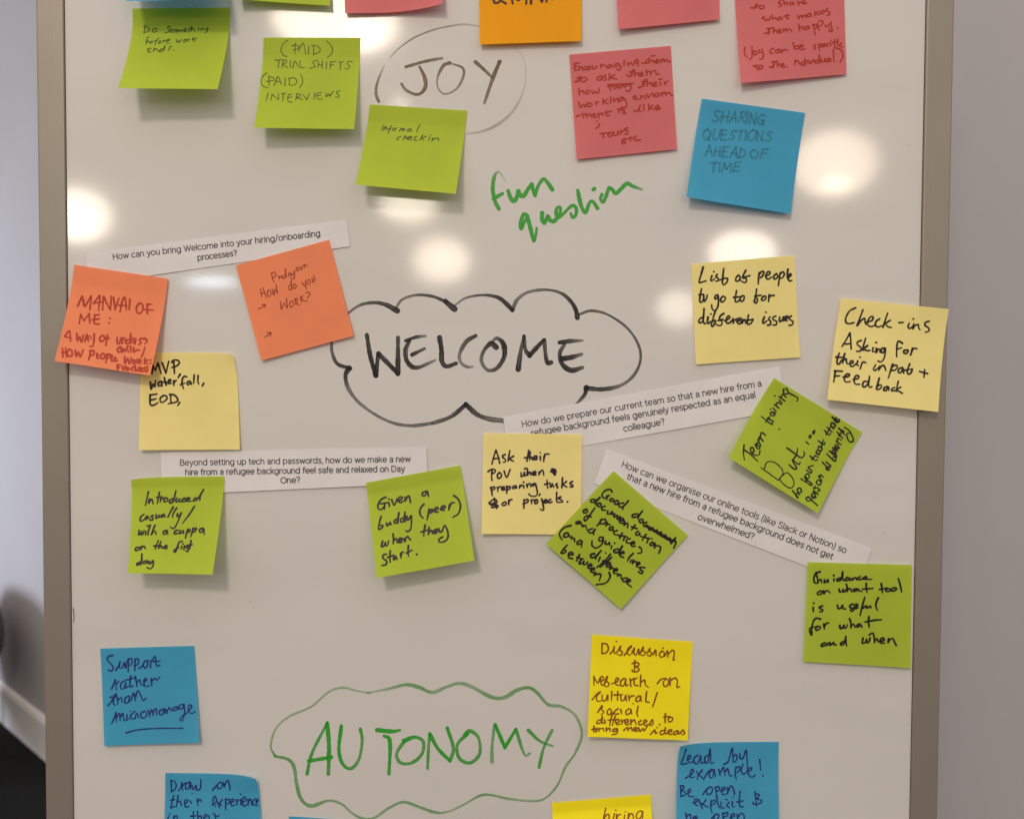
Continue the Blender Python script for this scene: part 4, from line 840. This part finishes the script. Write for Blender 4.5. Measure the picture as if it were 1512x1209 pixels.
# wide geometric sans in single strokes: capitals 7, x-height 5.2; (strokes, advance); a leading '!' stroke keeps corners
X, RB = 5.2, 2.55
bowl = lambda x=RB: arc(x, 2.6, RB, 2.6, 90, 450, 20)
PF = {
 'a': ([arc(2.2, 3.4, 1.9, 1.8, 150, 0, 8) + [(4.1, 0)], [(4.1, 2.9), (2, 2.9)] + arc(2, 1.45, 1.6, 1.45, 90, 270, 8) + [(3, .1), (4.1, 1.2)]], 4.6),
 'b': ([[(.3, 7.4), (.3, 0)], bowl(2.85)], 5.6), 'c': ([arc(RB, 2.6, RB, 2.6, 45, 315, 14)], 4.7),
 'd': ([[(5.1, 7.4), (5.1, 0)], bowl()], 5.6), 'e': ([[(.1, 2.6), (5, 2.6)] + arc(RB, 2.6, RB, 2.6, 0, 315, 18)[1:]], 5.2),
 'f': ([arc(2.4, 5.9, 1.4, 1.5, 80, 180, 6) + [(1, 0)], [(0, 5), (2.7, 5)]], 2.7),
 'g': ([bowl(), [(5.1, 5.2), (5.1, .4)] + arc(2.7, .1, 2.4, 2.1, 0, -140, 8)], 5.6),
 'h': ([[(.3, 7.4), (.3, 0)], [(.3, 2.6)] + arc(2.4, 3.1, 2.1, 2.1, 170, 0, 8) + [(4.5, 0)]], 5),
 'i': ([[(.3, 5.2), (.3, 0)], [(.3, 6.9), (.32, 7)]], .8), 'j': ([[(.3, 5.2), (.3, -2)]], .8),
 'k': ([[(.3, 7.4), (.3, 0)], [(4.2, 5.2), (.4, 1.9)], [(1.7, 3), (4.4, 0)]], 4.5), 'l': ([[(.3, 7.4), (.3, 0)]], .8),
 'm': ([[(.3, 5.2), (.3, 0)], [(.3, 2.8)] + arc(2.2, 3.2, 1.9, 2, 170, 0, 8) + [(4.1, 0)], [(4.1, 2.8)] + arc(6, 3.2, 1.9, 2, 170, 0, 8) + [(7.9, 0)]], 8.4),
 'n': ([[(.3, 5.2), (.3, 0)], [(.3, 2.6)] + arc(2.4, 3.1, 2.1, 2.1, 170, 0, 8) + [(4.5, 0)]], 5), 'o': ([bowl()], 5.2),
 'p': ([[(.3, 5.2), (.3, -2)], bowl(2.85)], 5.6), 'q': ([[(5.1, 5.2), (5.1, -2)], bowl()], 5.6),
 'r': ([[(.3, 5.2), (.3, 0)], [(.3, 2.8), (.7, 4.4), (1.6, 5.1), (2.6, 5.2)]], 2.7),
 's': ([[(3.7, 4.6), (2.6, 5.2), (1.2, 5.1), (.4, 4.2), (.8, 3.2), (2.1, 2.7), (3.4, 2.2), (3.8, 1.2), (3, .2), (1.7, 0), (.2, .6)]], 4.1),
 't': ([[(1, 6.6), (1, 1.4), (1.4, .3), (2.6, .2)], [(0, 5), (2.6, 5)]], 2.7),
 'u': ([[(.3, 5.2), (.3, 2.2)] + arc(2.4, 2.1, 2.1, 2.1, 190, 360, 8) + [(4.5, 5.2)], [(4.5, 2), (4.5, 0)]], 5),
 'v': (['!', [(0, 5.2), (2.2, 0), (4.4, 5.2)]], 4.4), 'w': (['!', [(0, 5.2), (1.8, 0), (3.6, 5), (5.4, 0), (7.2, 5.2)]], 7.2),
 'x': ([[(.1, 5.2), (4.1, 0)], [(4.1, 5.2), (.1, 0)]], 4.2), 'y': ([[(0, 5.2), (2.3, .1)], [(4.6, 5.2), (2, -1), (1.2, -2), (.2, -1.8)]], 4.6),
 'H': ([[(.4, 7), (.4, 0)], [(5.8, 7), (5.8, 0)], [(.4, 3.6), (5.8, 3.6)]], 6.4),
 'W': (['!', [(0, 7), (2.3, 0), (4.6, 6.8), (6.9, 0), (9.2, 7)]], 9.2),
 'B': ([[(.4, 7), (.4, 0)], [(.4, 7), (3.4, 7)] + arc(3.4, 5.35, 1.6, 1.65, 90, -90, 8) + [(.4, 3.7)], [(.4, 3.7), (3.8, 3.7)] + arc(3.8, 1.85, 1.8, 1.85, 90, -90, 8) + [(.4, 0)]], 6),
 'D': ([[(.4, 7), (.4, 0)], [(.4, 7), (2.6, 7)] + arc(2.8, 3.5, 3.5, 3.5, 90, -90, 12) + [(.4, 0)]], 6.8),
 'O': ([arc(3.5, 3.5, 3.5, 3.55, 90, 450, 22)], 7.1), 'N': (['!', [(.4, 0), (.4, 7), (5.8, 0), (5.8, 7)]], 6.4),
 'S': ([[(4.8, 6.1), (3.6, 7), (1.7, 7), (.5, 6), (.7, 4.6), (2.6, 3.7), (4.5, 2.9), (5, 1.4), (4, .1), (2, 0), (.3, .9)]], 5.3),
 '/': ([[(0, -1), (3.2, 7.8)]], 3.3), ',': ([[(.5, .3), (.3, -1.2)]], .9), '(': ([[(1.6, 7.6), (.4, 5), (.4, 1), (1.6, -1.6)]], 1.8),
 ')': ([[(.1, 7.6), (1.3, 5), (1.3, 1), (.1, -1.6)]], 1.8),
 '?': ([[(.2, 5.8), (1.2, 6.9), (2.8, 7), (3.9, 6), (3.6, 4.6), (2.4, 3.6), (2.2, 2.2)], [(2.2, .3), (2.22, .2)]], 4.2),
}
def slip(label, corners, lift, lines, base=0.3, strip=0.0, power=1.6, seed=3):
    sh = Sheet(*corners, lift=lift, base=base, strip=strip, power=power, wave=0.25, seed=seed)
    o = sh.build('paper_slip', SLIP)
    tag(o, label, 'paper slip', 'printed question slips on the whiteboard')
    k = Ink(seed)
    for text, x0, y0, x1, y1, cap in lines:
        pen, items = 0.0, []
        for ch_ in text:
            if ch_ == ' ': pen += 3.1; continue
            g, adv = PF[ch_]
            items.append((g, pen)); pen += adv + 1.3
        d = np.array([x1 - x0, y1 - y0], float)
        e = d / (pen - 1.3)
        d = d / np.linalg.norm(d)
        up = np.array([d[1], -d[0]]) * cap / 7
        for g, p0 in items:
            hard = g[0] == '!'
            for st in (g[1:] if hard else g):
                pts = [np.array([x0, y0]) + e * (p0 + x) + up * y for x, y in st]
                k.stroke(pts, 1.3, (1.0,), step=0.8, straight=hard, wob=0.03)
    k.build('printed_question', sh, 'print', o)
    return o

slip('long white printed slip under the two coral notes, asking about hiring and onboarding',
     ((127, 374), (512, 324.5), (517, 364), (131, 420)), (1.0, 0.3, 0.3, 1.0),
     [('How can you bring Welcome into your hiring/onboarding', 167.3, 383.3, 473, 348.6, 8.2),
      ('processes?', 292.3, 384.6, 350, 377.6, 8.2)], seed=31)
slip('nearly level white printed slip between two lime notes, asking about tech, passwords and Day One',
     ((237, 668), (629.5, 660.5), (631.5, 713), (240, 731)), (0.2, 1.0, 1.2, 1.2),
     [('Beyond setting up tech and passwords, how do we make a new', 266, 687, 606, 681.4, 8.2),
      ('hire from a refugee background feel safe and relaxed on Day', 274, 701.2, 597.5, 695.8, 8.2),
      ('One?', 415, 713, 443, 712, 8.2)], seed=32)
slip('white printed slip rising to the right under the black cloud, asking about the current team',
     ((743, 616), (1151, 540.6), (1158, 605.5), (752, 677.5)), (0.6, 0.3, 0.6, 0.5),
     [('How do we prepare our current team so that a new hire from a', 771.5, 630.4, 1124.5, 569.8, 8.6),
      ('refugee background feels genuinely respected as an equal', 785.5, 643.5, 1115.5, 586.6, 8.6),
      ('colleague?', 921.4, 636.8, 981.6, 626.2, 8.6)], seed=33)
slip('white printed slip sloping down to the right, asking about online tools',
     ((895.5, 663), (1286.5, 809), (1268, 866), (877, 713.5)), (0.8, 0.4, 0.3, 0.6),
     [('How can we organise our online tools (like Slack or Notion) so', 917.5, 689, 1248, 816.4, 8.8),
      ('that a new hire from a refugee background does not get', 925, 706.8, 1228, 825.4, 8.8),
      ('overwhelmed?', 1030, 766, 1111.6, 796, 8.8)], seed=34)

# ------------------------------------------------------------------ writing straight on the board
BP = BoardPlane()
def px_of(pts, ox, oy, s): return [(ox + x / s, oy + y / s) for x, y in pts]

k = Ink(41, 1.15)                                            # JOY
T = lambda *p: px_of(p, 540, 30, 5.815)
k.stroke(T((345, 402), (500, 358), (655, 328)), [3.8, 4.2, 3.6], (1, .95, .6))
k.stroke(T((462, 400), (505, 490), (513, 570), (475, 628), (420, 637), (345, 600), (308, 548)), [3.4, 4.6, 5.2, 4.6, 4.2, 3.6, 3.2], (.9, .9, 1, .9, .8, .7, .8))
k.stroke(T((720, 368), (665, 395), (618, 490), (620, 580), (680, 635), (780, 590), (840, 480), (830, 410), (740, 375)), [5, 4.6, 2.6, 2, 2, 2.6, 3.6, 3.4, 2], (1, .95, .6, .55, .6, .6, .7, .8, .6))
k.stroke(T((942, 360), (1010, 420), (1085, 492)), [5, 4.6, 3], (.85, .85, .7))
k.stroke(T((1150, 358), (1095, 490), (1020, 712)), [5.4, 5, 3.6], (1, .9, .6))
tag(k.build('marker_word', BP, 'mbrown', board), 'brown marker word JOY')
k = Ink(42, 1.08)
k.stroke(T((205, 328), (290, 240), (420, 150), (580, 85), (750, 48), (860, 38), (990, 58)), [1.8, 2.2, 2.6, 2.4, 2.2, 3, 2.4], (.3, .55, .6, .55, .45, .28, .2))
k.stroke(T((1290, 235), (1345, 310), (1375, 420), (1365, 560), (1320, 690), (1240, 810), (1120, 905), (1000, 955), (870, 978)), [1.6, 1.6, 1.8, 2, 3, 4.4, 4.4, 3.4, 2.4], (.12, .14, .14, .14, .2, .26, .3, .3, .22))
k.stroke(T((162, 388), (122, 475), (92, 570), (90, 640), (112, 700)), [1.6, 2.6, 4, 4, 4.4], (.35, .6, .75, .7, .8))
tag(k.build('marker_outline', BP, 'mbrown', board), 'faint half-erased ring round the word JOY')

k = Ink(43, 1.2)                                            # fun question
T = lambda *p: px_of(p, 700, 230, 5.815)
k.stroke(T((275, 228), (218, 145), (178, 170), (160, 280), (178, 385), (212, 455)), [1.4, 2.4, 4, 5, 5, 5.6], (.2, .35, .7, 1, 1, 1))
k.stroke(T((168, 368), (245, 326)), [5.4, 4.6])
k.stroke(T((292, 302), (318, 372), (350, 388), (370, 345), (380, 300), (395, 338), (425, 345), (462, 290), (495, 245)), 5.2)
k.stroke(T((495, 245), (508, 300), (524, 342)), 5)
k.stroke(T((524, 340), (548, 265), (592, 203), (625, 225), (672, 292)), [4, 4.6, 4.6, 5, 5])
k.stroke(T((455, 508), (425, 505), (400, 580), (405, 628), (438, 560), (458, 525)), [4, 5, 4.6, 4.4, 4, 4.6])
k.stroke(T((458, 520), (488, 640), (512, 732), (528, 690), (538, 622)), [5.2, 5, 4.4, 3.4, 3])
k.stroke(T((585, 492), (584, 545), (605, 580), (632, 515), (652, 555), (690, 560), (735, 500), (740, 445), (712, 450), (704, 500), (725, 528), (760, 505), (840, 430), (878, 455), (872, 510), (845, 532), (830, 495)), [5, 5, 5, 4.4, 5, 5, 4.6, 4, 4, 4.4, 4.6, 4, 4.2, 4.2, 4.4, 4, 3.4])
k.stroke(T((890, 300), (918, 425), (955, 490), (990, 408), (1020, 395), (1060, 452)), [5, 5.2, 4.4, 4.4, 4.4, 4.6])
k.stroke(T((1024, 292), (1034, 284)), 4.6)
k.stroke(T((1098, 332), (1086, 372), (1112, 396), (1150, 300), (1162, 276), (1190, 295), (1216, 326), (1262, 285), (1312, 240), (1362, 262), (1440, 292)), [4, 4.4, 4.6, 4.2, 4.6, 5, 5, 4.6, 5, 5, 3], (.9, .9, .9, 1, 1, 1, 1, 1, 1, .9, .5))
tag(k.build('marker_words', BP, 'mgreen', board), 'green marker words fun question')

k = Ink(44, 1.42)                                            # WELCOME
A = lambda *p: px_of(p, 340, 320, 3.778)
B = lambda *p: px_of(p, 640, 400, 4.65)
k.stroke(A((762, 660), (782, 780), (812, 885)), [4.6, 4.6, 5.4], (.9, 1, 1))
k.stroke(A((812, 885), (826, 762)), [5, 4]); k.stroke(A((826, 762), (935, 875)), [4.6, 5]); k.stroke(A((935, 875), (936, 675)), [5.4, 4.4], (1, .8))
k.stroke(A((978, 692), (1035, 672), (1090, 665)), [3.4, 4, 2.6], (1, .9, .5))
k.stroke(A((1000, 692), (978, 745), (988, 810), (1040, 842), (1145, 800)), [4, 5, 5, 4.6, 2.4], (.9, .8, .95, .9, .45))
k.stroke(A((1014, 770), (1085, 735)), [4.2, 3], (1, .7))
k.stroke(B((42, 458), (55, 540), (58, 620), (90, 655), (155, 635)), [5.4, 5.2, 5, 5, 3.8], (.95, 1, 1, .9, .9))
k.stroke(B((290, 445), (225, 487), (180, 570), (188, 628), (230, 658), (270, 658)), [4.4, 4.6, 3.6, 3.6, 3.4, 2.4], (.85, .85, .55, .5, .6, .4))
k.stroke(B((430, 524), (395, 498), (345, 550), (330, 620), (372, 680), (435, 668), (485, 590), (482, 505), (440, 463), (412, 474)), [5.6, 5.4, 4, 3.6, 4, 4, 5, 5.4, 4.4, 3], (1, 1, .75, .6, .6, .8, 1, 1, .7, .6))
k.stroke(B((582, 675), (598, 560), (622, 448)), [5.4, 4.4, 3.6], (1, .8, .6)); k.stroke(B((622, 448), (632, 540), (660, 580)), [3.6, 4, 5], (.7, .8, 1))
k.stroke(B((660, 580), (710, 525), (758, 474)), [4.6, 4.6, 4]); k.stroke(B((762, 474), (768, 560), (782, 630), (808, 628)), [4, 4.4, 5, 4.6], (.7, .8, 1, .9))
k.stroke(B((865, 492), (940, 482), (1022, 478)), [4.6, 4.4, 3], (1, .85, .5))
k.stroke(B((900, 505), (868, 565), (885, 640), (945, 682), (1022, 664)), [3.4, 4.4, 5.2, 5.4, 4], (.7, .8, 1, 1, .7))
k.stroke(B((885, 604), (950, 592), (1018, 572)), [5.4, 5, 3.6], (1, .95, .6))
tag(k.build('marker_word', BP, 'mblack', board), 'bold black marker word WELCOME')
k = Ink(45, 1.32)
k.stroke(A((640, 552), (720, 495), (800, 480), (865, 490), (932, 525)), [3, 3.2, 4, 5, 6], (.6, .65, .75, .95, 1))
k.stroke(A((925, 508), (960, 462), (1040, 437), (1130, 445), (1209, 478)) + B((75, 203), (145, 262)), [3, 3, 3, 3.4, 4.4, 5.4, 6.4], (.5, .6, .7, .8, .9, 1, 1))
k.stroke(B((150, 235), (220, 187), (340, 166), (440, 182), (500, 225), (542, 270)), [2, 2.4, 3, 4, 5, 5.6], (.5, .6, .8, .9, 1, 1))
k.stroke(B((542, 268), (578, 195), (655, 145), (780, 130), (880, 155), (945, 212), (978, 270), (988, 322)), [4.4, 4, 3.6, 3, 3.4, 4.4, 5.4, 5.4], (.7, .55, .55, .7, .8, .9, 1, 1))
k.stroke(B((1002, 298), (1085, 274), (1200, 302), (1330, 392), (1408, 510), (1420, 620), (1372, 720), (1280, 788), (1160, 812), (1048, 805)), [3.4, 3, 2.6, 2.8, 3, 3.2, 3.4, 4, 5, 6], (.6, .75, .75, .7, .7, .7, .65, .6, .8, 1))
k.stroke(B((1050, 800), (1038, 850), (980, 915)), [6, 5, 3], (1, .9, .5))
k.stroke(A((566, 690), (568, 755), (598, 820), (668, 846)), [4, 3.4, 4, 5.4], (.6, .7, .85, 1))
k.stroke(A((662, 845), (643, 888), (660, 960), (720, 1038), (820, 1110), (920, 1153), (1020, 1165), (1120, 1152)) + B((0, 1043), (120, 1000), (222, 918)), [6, 5, 4.4, 3.6, 3.2, 3.4, 4, 4, 4.2, 4.6, 5], (1, .85, .65, .55, .55, .6, .6, .65, .65, .75, 1))
k.stroke(B((222, 916), (300, 985), (380, 1015), (475, 1028)), [6, 5.4, 5.4, 6], (1, .85, .65, .6))
tag(k.build('marker_outline', BP, 'mblack', board), 'black scalloped cloud round the word WELCOME')

k = Ink(46, 1.2)                                            # AUTONOMY
T = lambda *p: px_of(p, 380, 980, 3.024)
k.stroke(T((222, 490), (243, 400), (312, 262)), [4.4, 4, 3.6], (.9, .8, .75)); k.stroke(T((312, 262), (320, 370), (317, 490)), [5, 5.4, 4.6], (1, 1, .8)); k.stroke(T((230, 432), (330, 415)), [5, 4.6])
k.stroke(T((375, 275), (364, 385), (383, 448), (420, 465), (455, 420), (468, 340), (460, 290)), [4.6, 4.4, 4.4, 4.2, 3.8, 3.6, 4.8], (1, 1, .9, .85, .7, .7, 1))
k.stroke(T((535, 294), (600, 300), (636, 295)), [5.2, 5, 3.6]); k.stroke(T((566, 320), (592, 345), (588, 490)), [4.4, 5, 4], (1, 1, .8))
k.stroke(T((655, 345), (622, 400), (640, 440), (690, 440), (735, 400), (740, 345), (702, 326), (655, 342)), [4.4, 4, 4, 4.2, 4.2, 4, 4.6, 5.4], (.8, .7, .8, .8, .8, .75, .9, 1))
k.stroke(T((760, 465), (764, 380), (770, 310)), 3.8, (.75, .8)); k.stroke(T((770, 310), (805, 375), (860, 432)), [4.6, 4.4]); k.stroke(T((860, 432), (875, 375), (848, 285)), [4.6, 4, 5], (.8, .75, 1))
k.stroke(T((938, 310), (893, 360), (902, 420), (950, 440), (992, 400), (988, 330), (950, 298), (926, 315)), [4.6, 4, 4.2, 4.6, 4, 3.8, 4.6, 5], (1, .8, .8, .85, .75, .75, .8, 1))
k.stroke(T((1048, 435), (1048, 370), (1058, 275)), [4.6, 3.8, 3.6], (.55, .6, .6)); k.stroke(T((1062, 270), (1105, 372)), [4.6, 4.4]); k.stroke(T((1105, 372), (1155, 290)), [4.4, 4]); k.stroke(T((1155, 290), (1180, 372), (1198, 408), (1216, 398)), [4.2, 3.8, 3, 3], (.85, .7, .5, .6))
k.stroke(T((1210, 295), (1260, 342), (1320, 366)), [4.4, 3.8, 2.6], (.85, .75, .5)); k.stroke(T((1316, 295), (1278, 375), (1258, 460)), [3.8, 3.8, 4], (.6, .7, .8))
tag(k.build('marker_word', BP, 'mgreen', board), 'green marker word AUTONOMY')
k = Ink(47, 1.05)
k.stroke(T((78, 408), (60, 365), (82, 290), (140, 235), (240, 190), (318, 125), (380, 105), (440, 118), (505, 130)), [3.6, 3.4, 3.2, 3, 3, 3, 3, 3, 2.6], (.8, .6, .45, .55, .55, .55, .55, .5, .35))
k.stroke(T((490, 128), (580, 112), (660, 92), (718, 102), (780, 126), (840, 104), (900, 86), (960, 102), (1040, 145), (1100, 150), (1160, 116), (1212, 105), (1250, 128), (1298, 180), (1360, 190), (1420, 230), (1449, 310), (1420, 395), (1375, 460), (1340, 540), (1282, 600), (1220, 610), (1120, 600), (1012, 582), (930, 622), (860, 655), (800, 662), (720, 636), (652, 615), (590, 640), (522, 685), (470, 688), (420, 662), (378, 625), (320, 608), (240, 632), (195, 600), (175, 530), (164, 460), (138, 425), (78, 410)),
         [2.4, 3.6, 5, 5.4, 5, 4.4, 5, 5, 5.4, 5.6, 5.2, 5, 4.6, 4.6, 4, 4, 4, 3.6, 3.4, 3.2, 3, 3.4, 3.6, 3.6, 3, 2.8, 4, 4.2, 4, 3.6, 3.4, 3.6, 3.4, 3.4, 4, 5, 5, 5, 5, 4.6, 4],
         (.4, .6, .75, .8, .7, .6, .6, .6, .8, .75, .8, .85, .8, .8, .6, .6, .65, .65, .7, .7, .65, .55, .6, .8, .6, .5, .7, .8, .75, .7, .7, .75, .6, .6, .75, .85, .85, .8, .85, .85, .85))
tag(k.build('marker_outline', BP, 'msoft', board), 'wavy green outline round the word AUTONOMY')
for n_, (x, y) in enumerate(((370, 888), (1306, 786), (1342, 214), (594, 385))):
    k = Ink(48 + n_)
    k.stroke([(x, y), (x + .4, y + .3)], 1.0)
    k.build('ink_speck', BP, 'speck', board)
k = Ink(55)
k.stroke([(108, 897), (109.4, 908), (108.8, 918)], 1.1)
k.build('pen_tick', BP, 'speck', board)

# ------------------------------------------------------------------ sticky notes
J = dict(joined=True)
note('dark blue sticky note cut off by the top edge at the top left', 'blue',
     ((180, -142), (325, -144), (323, -1), (186, 2)), (0, 0, 30, 28), [], None, 1, seed=1)
note('lime sticky note cut off by the top edge, only its thin bottom edge showing', 'lime',
     ((345, -146), (489, -142), (487, 9), (350, 0)), (0, 0, 7, 9), [], None, 1, seed=2)
note('blank pink sticky note with a curled lower right corner, cut off by the top edge', 'pink',
     ((503, -128), (655, -126), (656, 19), (510, 21)), (0, 0, 3, 3), [], None, 1, seed=3,
     curls=((1, 1, 9, -1, 3.5, 3),))
def orange_bits(k, wd):
    for st in ([(741, -8), (731, -3), (729, 2), (731, 5), (737, 4)], [(742, -10), (736, -2), (747, 6)], [(754, -10), (757, 6)],
               [(744, -6), (756, -5)], [(757, -9), (765, 1), (772, -8)], [(778, -12), (777, 6)], [(785, -12), (784, 6)],
               [(778, -10), (788, -9)], [(795, -12), (800, 3)], [(800, 3), (806, -11)], [(806, -11), (807, 3)], [(812, -1), (817, -1)]):
        k.stroke(st, wd)
note('orange sticky note with dark marker capitals, cut off by the top edge', 'orange',
     ((706, -86), (860, -84), (858, 61.5), (708.5, 66)), (0, 0, 4, 5), [], 'dark', 3.6, extra=orange_bits, seed=4)
note('blank pink sticky note cut off by the top edge, right of the orange one', 'pink',
     ((905, -106), (1061, -116), (1062, 30), (913, 43.5)), (0, 0, 2, 6), [], None, 1, seed=5)
note('pink sticky note in the top right corner reading what makes them happy', 'pink',
     ((1084, -28), (1246, -40), (1250, 110), (1093.5, 123.5)), (0, 0, 2, 7),
     [], 'red', 1.75, extra=pen('happy', 2.0), seed=6, slant=0.15, amt=.95, **J)
note('lime sticky note at top left, bottom lifting off, reading Do something before work ends', 'lime',
     ((195.5, 13), (340, 11.5), (321, 132), (175, 131)), (0, 0, 27, 29),
     [], 'olive', 1.35, extra=pen('dosome', 1.35), seed=7, slant=0.28, xh=1.1, gap=.9)
note('lime sticky note reading paid trial shifts and paid interviews, top left of JOY', 'lime',
     ((389, 56), (532, 56), (523, 191), (376, 189.5)), (0, 0, 16, 18),
     [],
     'olive', 1.35, extra=pen('paid', 1.3), seed=8, slant=0.1, gap=1.6)
note('lime sticky note overlapping the ring round JOY, reading Informal check in', 'lime',
     ((546, 154.5), (690, 163.5), (673, 286.5), (525, 273)), (0, 0, 20, 22),
     [], 'olive', 1.5, extra=pen('informal', 1.45), seed=9, slant=0.32, xh=1.0, gap=.8)
note('pink sticky note with red writing reading Encouraging them to ask them', 'pink',
     ((840.5, 81), (990.5, 68), (999.5, 221), (851.5, 235.5)), (0, 0, 1, 3),
     [],
     'red', 1.8, extra=pen('encour', 2.1), seed=10, slant=0.12, amt=.95, **J)
note('bright blue sticky note in the upper right with faint capitals, Sharing questions ahead of time', 'blue',
     ((1036.5, 146), (1189, 167), (1167, 316), (1013, 291.5)), (0, 0, 6, 10),
     [('SHARING', 1051.6, 180, 1128.6, 183, 16), ('QUESTIONS', 1037, 206.5, 1136.5, 208, 15), ('AHEAD', 1041, 230.3, 1099.3, 233.3, 15),
      ('OF', 1107.2, 234.3, 1131, 233.5, 13), ('TIME', 1047.7, 254, 1091.5, 254, 14)], 'teal', 2.7, seed=11, slant=0.14)
note('pale yellow sticky note under the coral Manual of Me note, reading MVP, waterfall, EOD', 'yellow',
     ((207, 520.5), (349.5, 520), (354.5, 663.5), (205, 664.5)), (0, 0, 2, 4),
     [],
     'black', 2.1, extra=pen('mvp', 2.4), seed=14, slant=0.06, curls=((1, 0, 3, -2.5, -2, 7),), base=0.6)
note('coral sticky note over the left frame rail, bold red writing reading Manual of Me', 'coral',
     ((109.5, 391), (248, 411.5), (222.5, 554.5), (80.5, 533)), (0, 0, 12, 14),
     [], 'red', 2.1, extra=pen('manual', 2.45), seed=12, slant=0.08, base=2.6, gap=1.2)
note('coral sticky note left of the cloud, tilted, reading Finding out how do you work', 'coral',
     ((348, 392), (486, 354), (522.5, 496), (386, 532.5)), (0, 0, 1, 2),
     [], 'maroon', 1.5, extra=pen('finding', 1.5), seed=13, base=1.4, slant=0.02, gap=1.0, xh=1.1)
note('pale yellow sticky note right of the cloud reading List of people to go to', 'yellow',
     ((1021, 390), (1173, 377), (1181, 527.5), (1027.5, 538)), (0, 0, 1, 2),
     [],
     'black', 1.95, extra=pen('list', 2.45), seed=15, slant=0.16, gap=1.2, xh=1.1)
note('pale yellow sticky note over the right frame rail reading Check-ins, asking for their input', 'yellow',
     ((1242, 440.5), (1401, 456.5), (1384, 608), (1221.5, 590)), (0, 0, 8, 8),
     [],
     'black', 2.0, extra=pen('check', 2.45), seed=16, base=2.7, slant=0.14, gap=1.4, xh=1.08)
def but(k, wd):
    T = lambda *p: px_of(p, 1050, 540, 4.725)
    k.stroke(T((348, 710), (470, 798)), wd); k.stroke(T((372, 715), (390, 672), (440, 672), (490, 715), (500, 755), (470, 795)), wd)
    k.stroke(T((490, 772), (530, 745), (572, 790), (575, 835), (545, 852), (495, 815), (478, 790)), wd)
    traced(k, 2.05, *PEN['team']); traced(k, 2.0, *PEN['treat'])
note('lime sticky note turned on its corner, writing running uphill, reading Team training', 'lime',
     ((1143, 558), (1273, 638), (1207.5, 757.5), (1075, 675)), (0, 0, 9, 13),
     [], 'black', 1.9, extra=but, seed=17, base=1.5, slant=0.05, gap=1.0, xh=1.15)
note('pale yellow sticky note just below the cloud reading Ask their POV', 'yellow',
     ((714, 639.5), (859.5, 641), (858, 789.5), (711, 787.5)), (0, 0, 2, 1.8),
     [],
     'violet', 2.1, extra=pen('ask', 2.35), seed=21, slant=0.12, gap=1.4, base=1.5)
note('lime sticky note turned on its corner below the cloud reading Good documentation of practices', 'lime',
     ((906, 695), (1015.5, 790), (916.5, 898.5), (806.5, 803)), (0, 0, 1, 4),
     [],
     'black', 2.4, extra=pen('good', 2.5), seed=18, slant=0.05, gap=1.2, xh=1.08, base=2.6)
note('lime sticky note on the left, side curling away, reading Introduced casually with a cuppa', 'lime',
     ((194, 704.5), (331, 703), (314.5, 847.5), (188.5, 846)), (0, 0, 24, 22),
     [], 'black', 1.9, extra=pen('intro', 2.3), seed=19, slant=0.2, gap=.9, base=2.2, strip=0.1, power=1.2,
     curls=((0, 0, 2.5, 0.5, -1.8, 6),))
note('lime sticky note left of centre reading Given a buddy, peer, when they start', 'lime',
     ((540, 712.5), (679.5, 687), (700.5, 827.5), (556, 853)), (0, 0, 17, 18),
     [], 'black', 2.1, extra=pen('given', 2.5), seed=20, slant=0.12, gap=1.2, base=2.2, strip=0.14, power=1.05)
note('olive lime sticky note against the right frame rail reading Guidance on what tool', 'lime',
     ((1193, 829.5), (1346.5, 834), (1344, 985.5), (1186.5, 976.5)), (0, 0, .6, 1.5),
     [],
     'black', 2.1, extra=pen('guide', 2.5), seed=22, slant=0.1, gap=1.2, base=2.4)
note('blue sticky note at lower left reading Support rather than micromanage, underlined', 'blue',
     ((148, 957), (286.5, 953), (295, 1095), (154, 1101)), (0, 0, 3, 3),
     [],
     'navy', 1.75, extra=pen('support', 2.0), seed=23, slant=0.14, **J)
note('blue sticky note at the bottom edge on the left reading Draw on their experience', 'blue',
     ((244, 1140.5), (383, 1142), (386, 1282), (240, 1286)), (0, 0, 6, 6),
     [], 'navy', 1.75, extra=pen('draw', 1.95), seed=24, slant=0.16, curls=((1, 0, 5, -1.5, -2.4, 6),), **J)
note('bright yellow sticky note reading Discussion and research on cultural and social differences', 'gold',
     ((874, 936.5), (1023, 947), (1015.5, 1093), (867.5, 1086.5)), (0, 0, 5, 6),
     [],
     'brown', 1.75, extra=pen('discuss', 2.05), seed=25, slant=0.16, **J)
note('blue sticky note at lower right reading Lead by example, be open', 'blue',
     ((1000.5, 1095.5), (1150, 1094.5), (1150.5, 1240), (998, 1246)), (0, 0, 6, 8),
     [],
     'navy', 1.75, extra=pen('lead', 2.0), seed=26, slant=0.14, curls=((0, 0, 5, 1.2, -1.6, 6),), **J)
note('bright yellow sticky note cut off by the bottom edge, folded below its glue strip', 'gold',
     ((815, 1184.5), (961, 1172.5), (970, 1316), (822, 1328)), (0, 0, 20, 20),
     [('hiring', 890, 1213.5, 948, 1210.5, 19)], 'brown', 1.8, seed=27, slant=0.12, strip=0.13, power=1.0, gap=2)
note('sliver of a blue sticky note at the bottom edge beneath the green outline', 'blue',
     ((426.5, 1204.5), (566, 1213), (560, 1350), (422, 1345)), (0, 0, 2, 2), [], None, 1, seed=28)

# ------------------------------------------------------------------ added cool lamp, unseen at the left, to brighten the far wall
lamp('wall_fill_lamp', (-4.0, 2.45, 1.15), (-1.8, 3.0, 0.80), 0.5, 30, (0.72, 0.83, 1.0), 'RECTANGLE', 0.5)
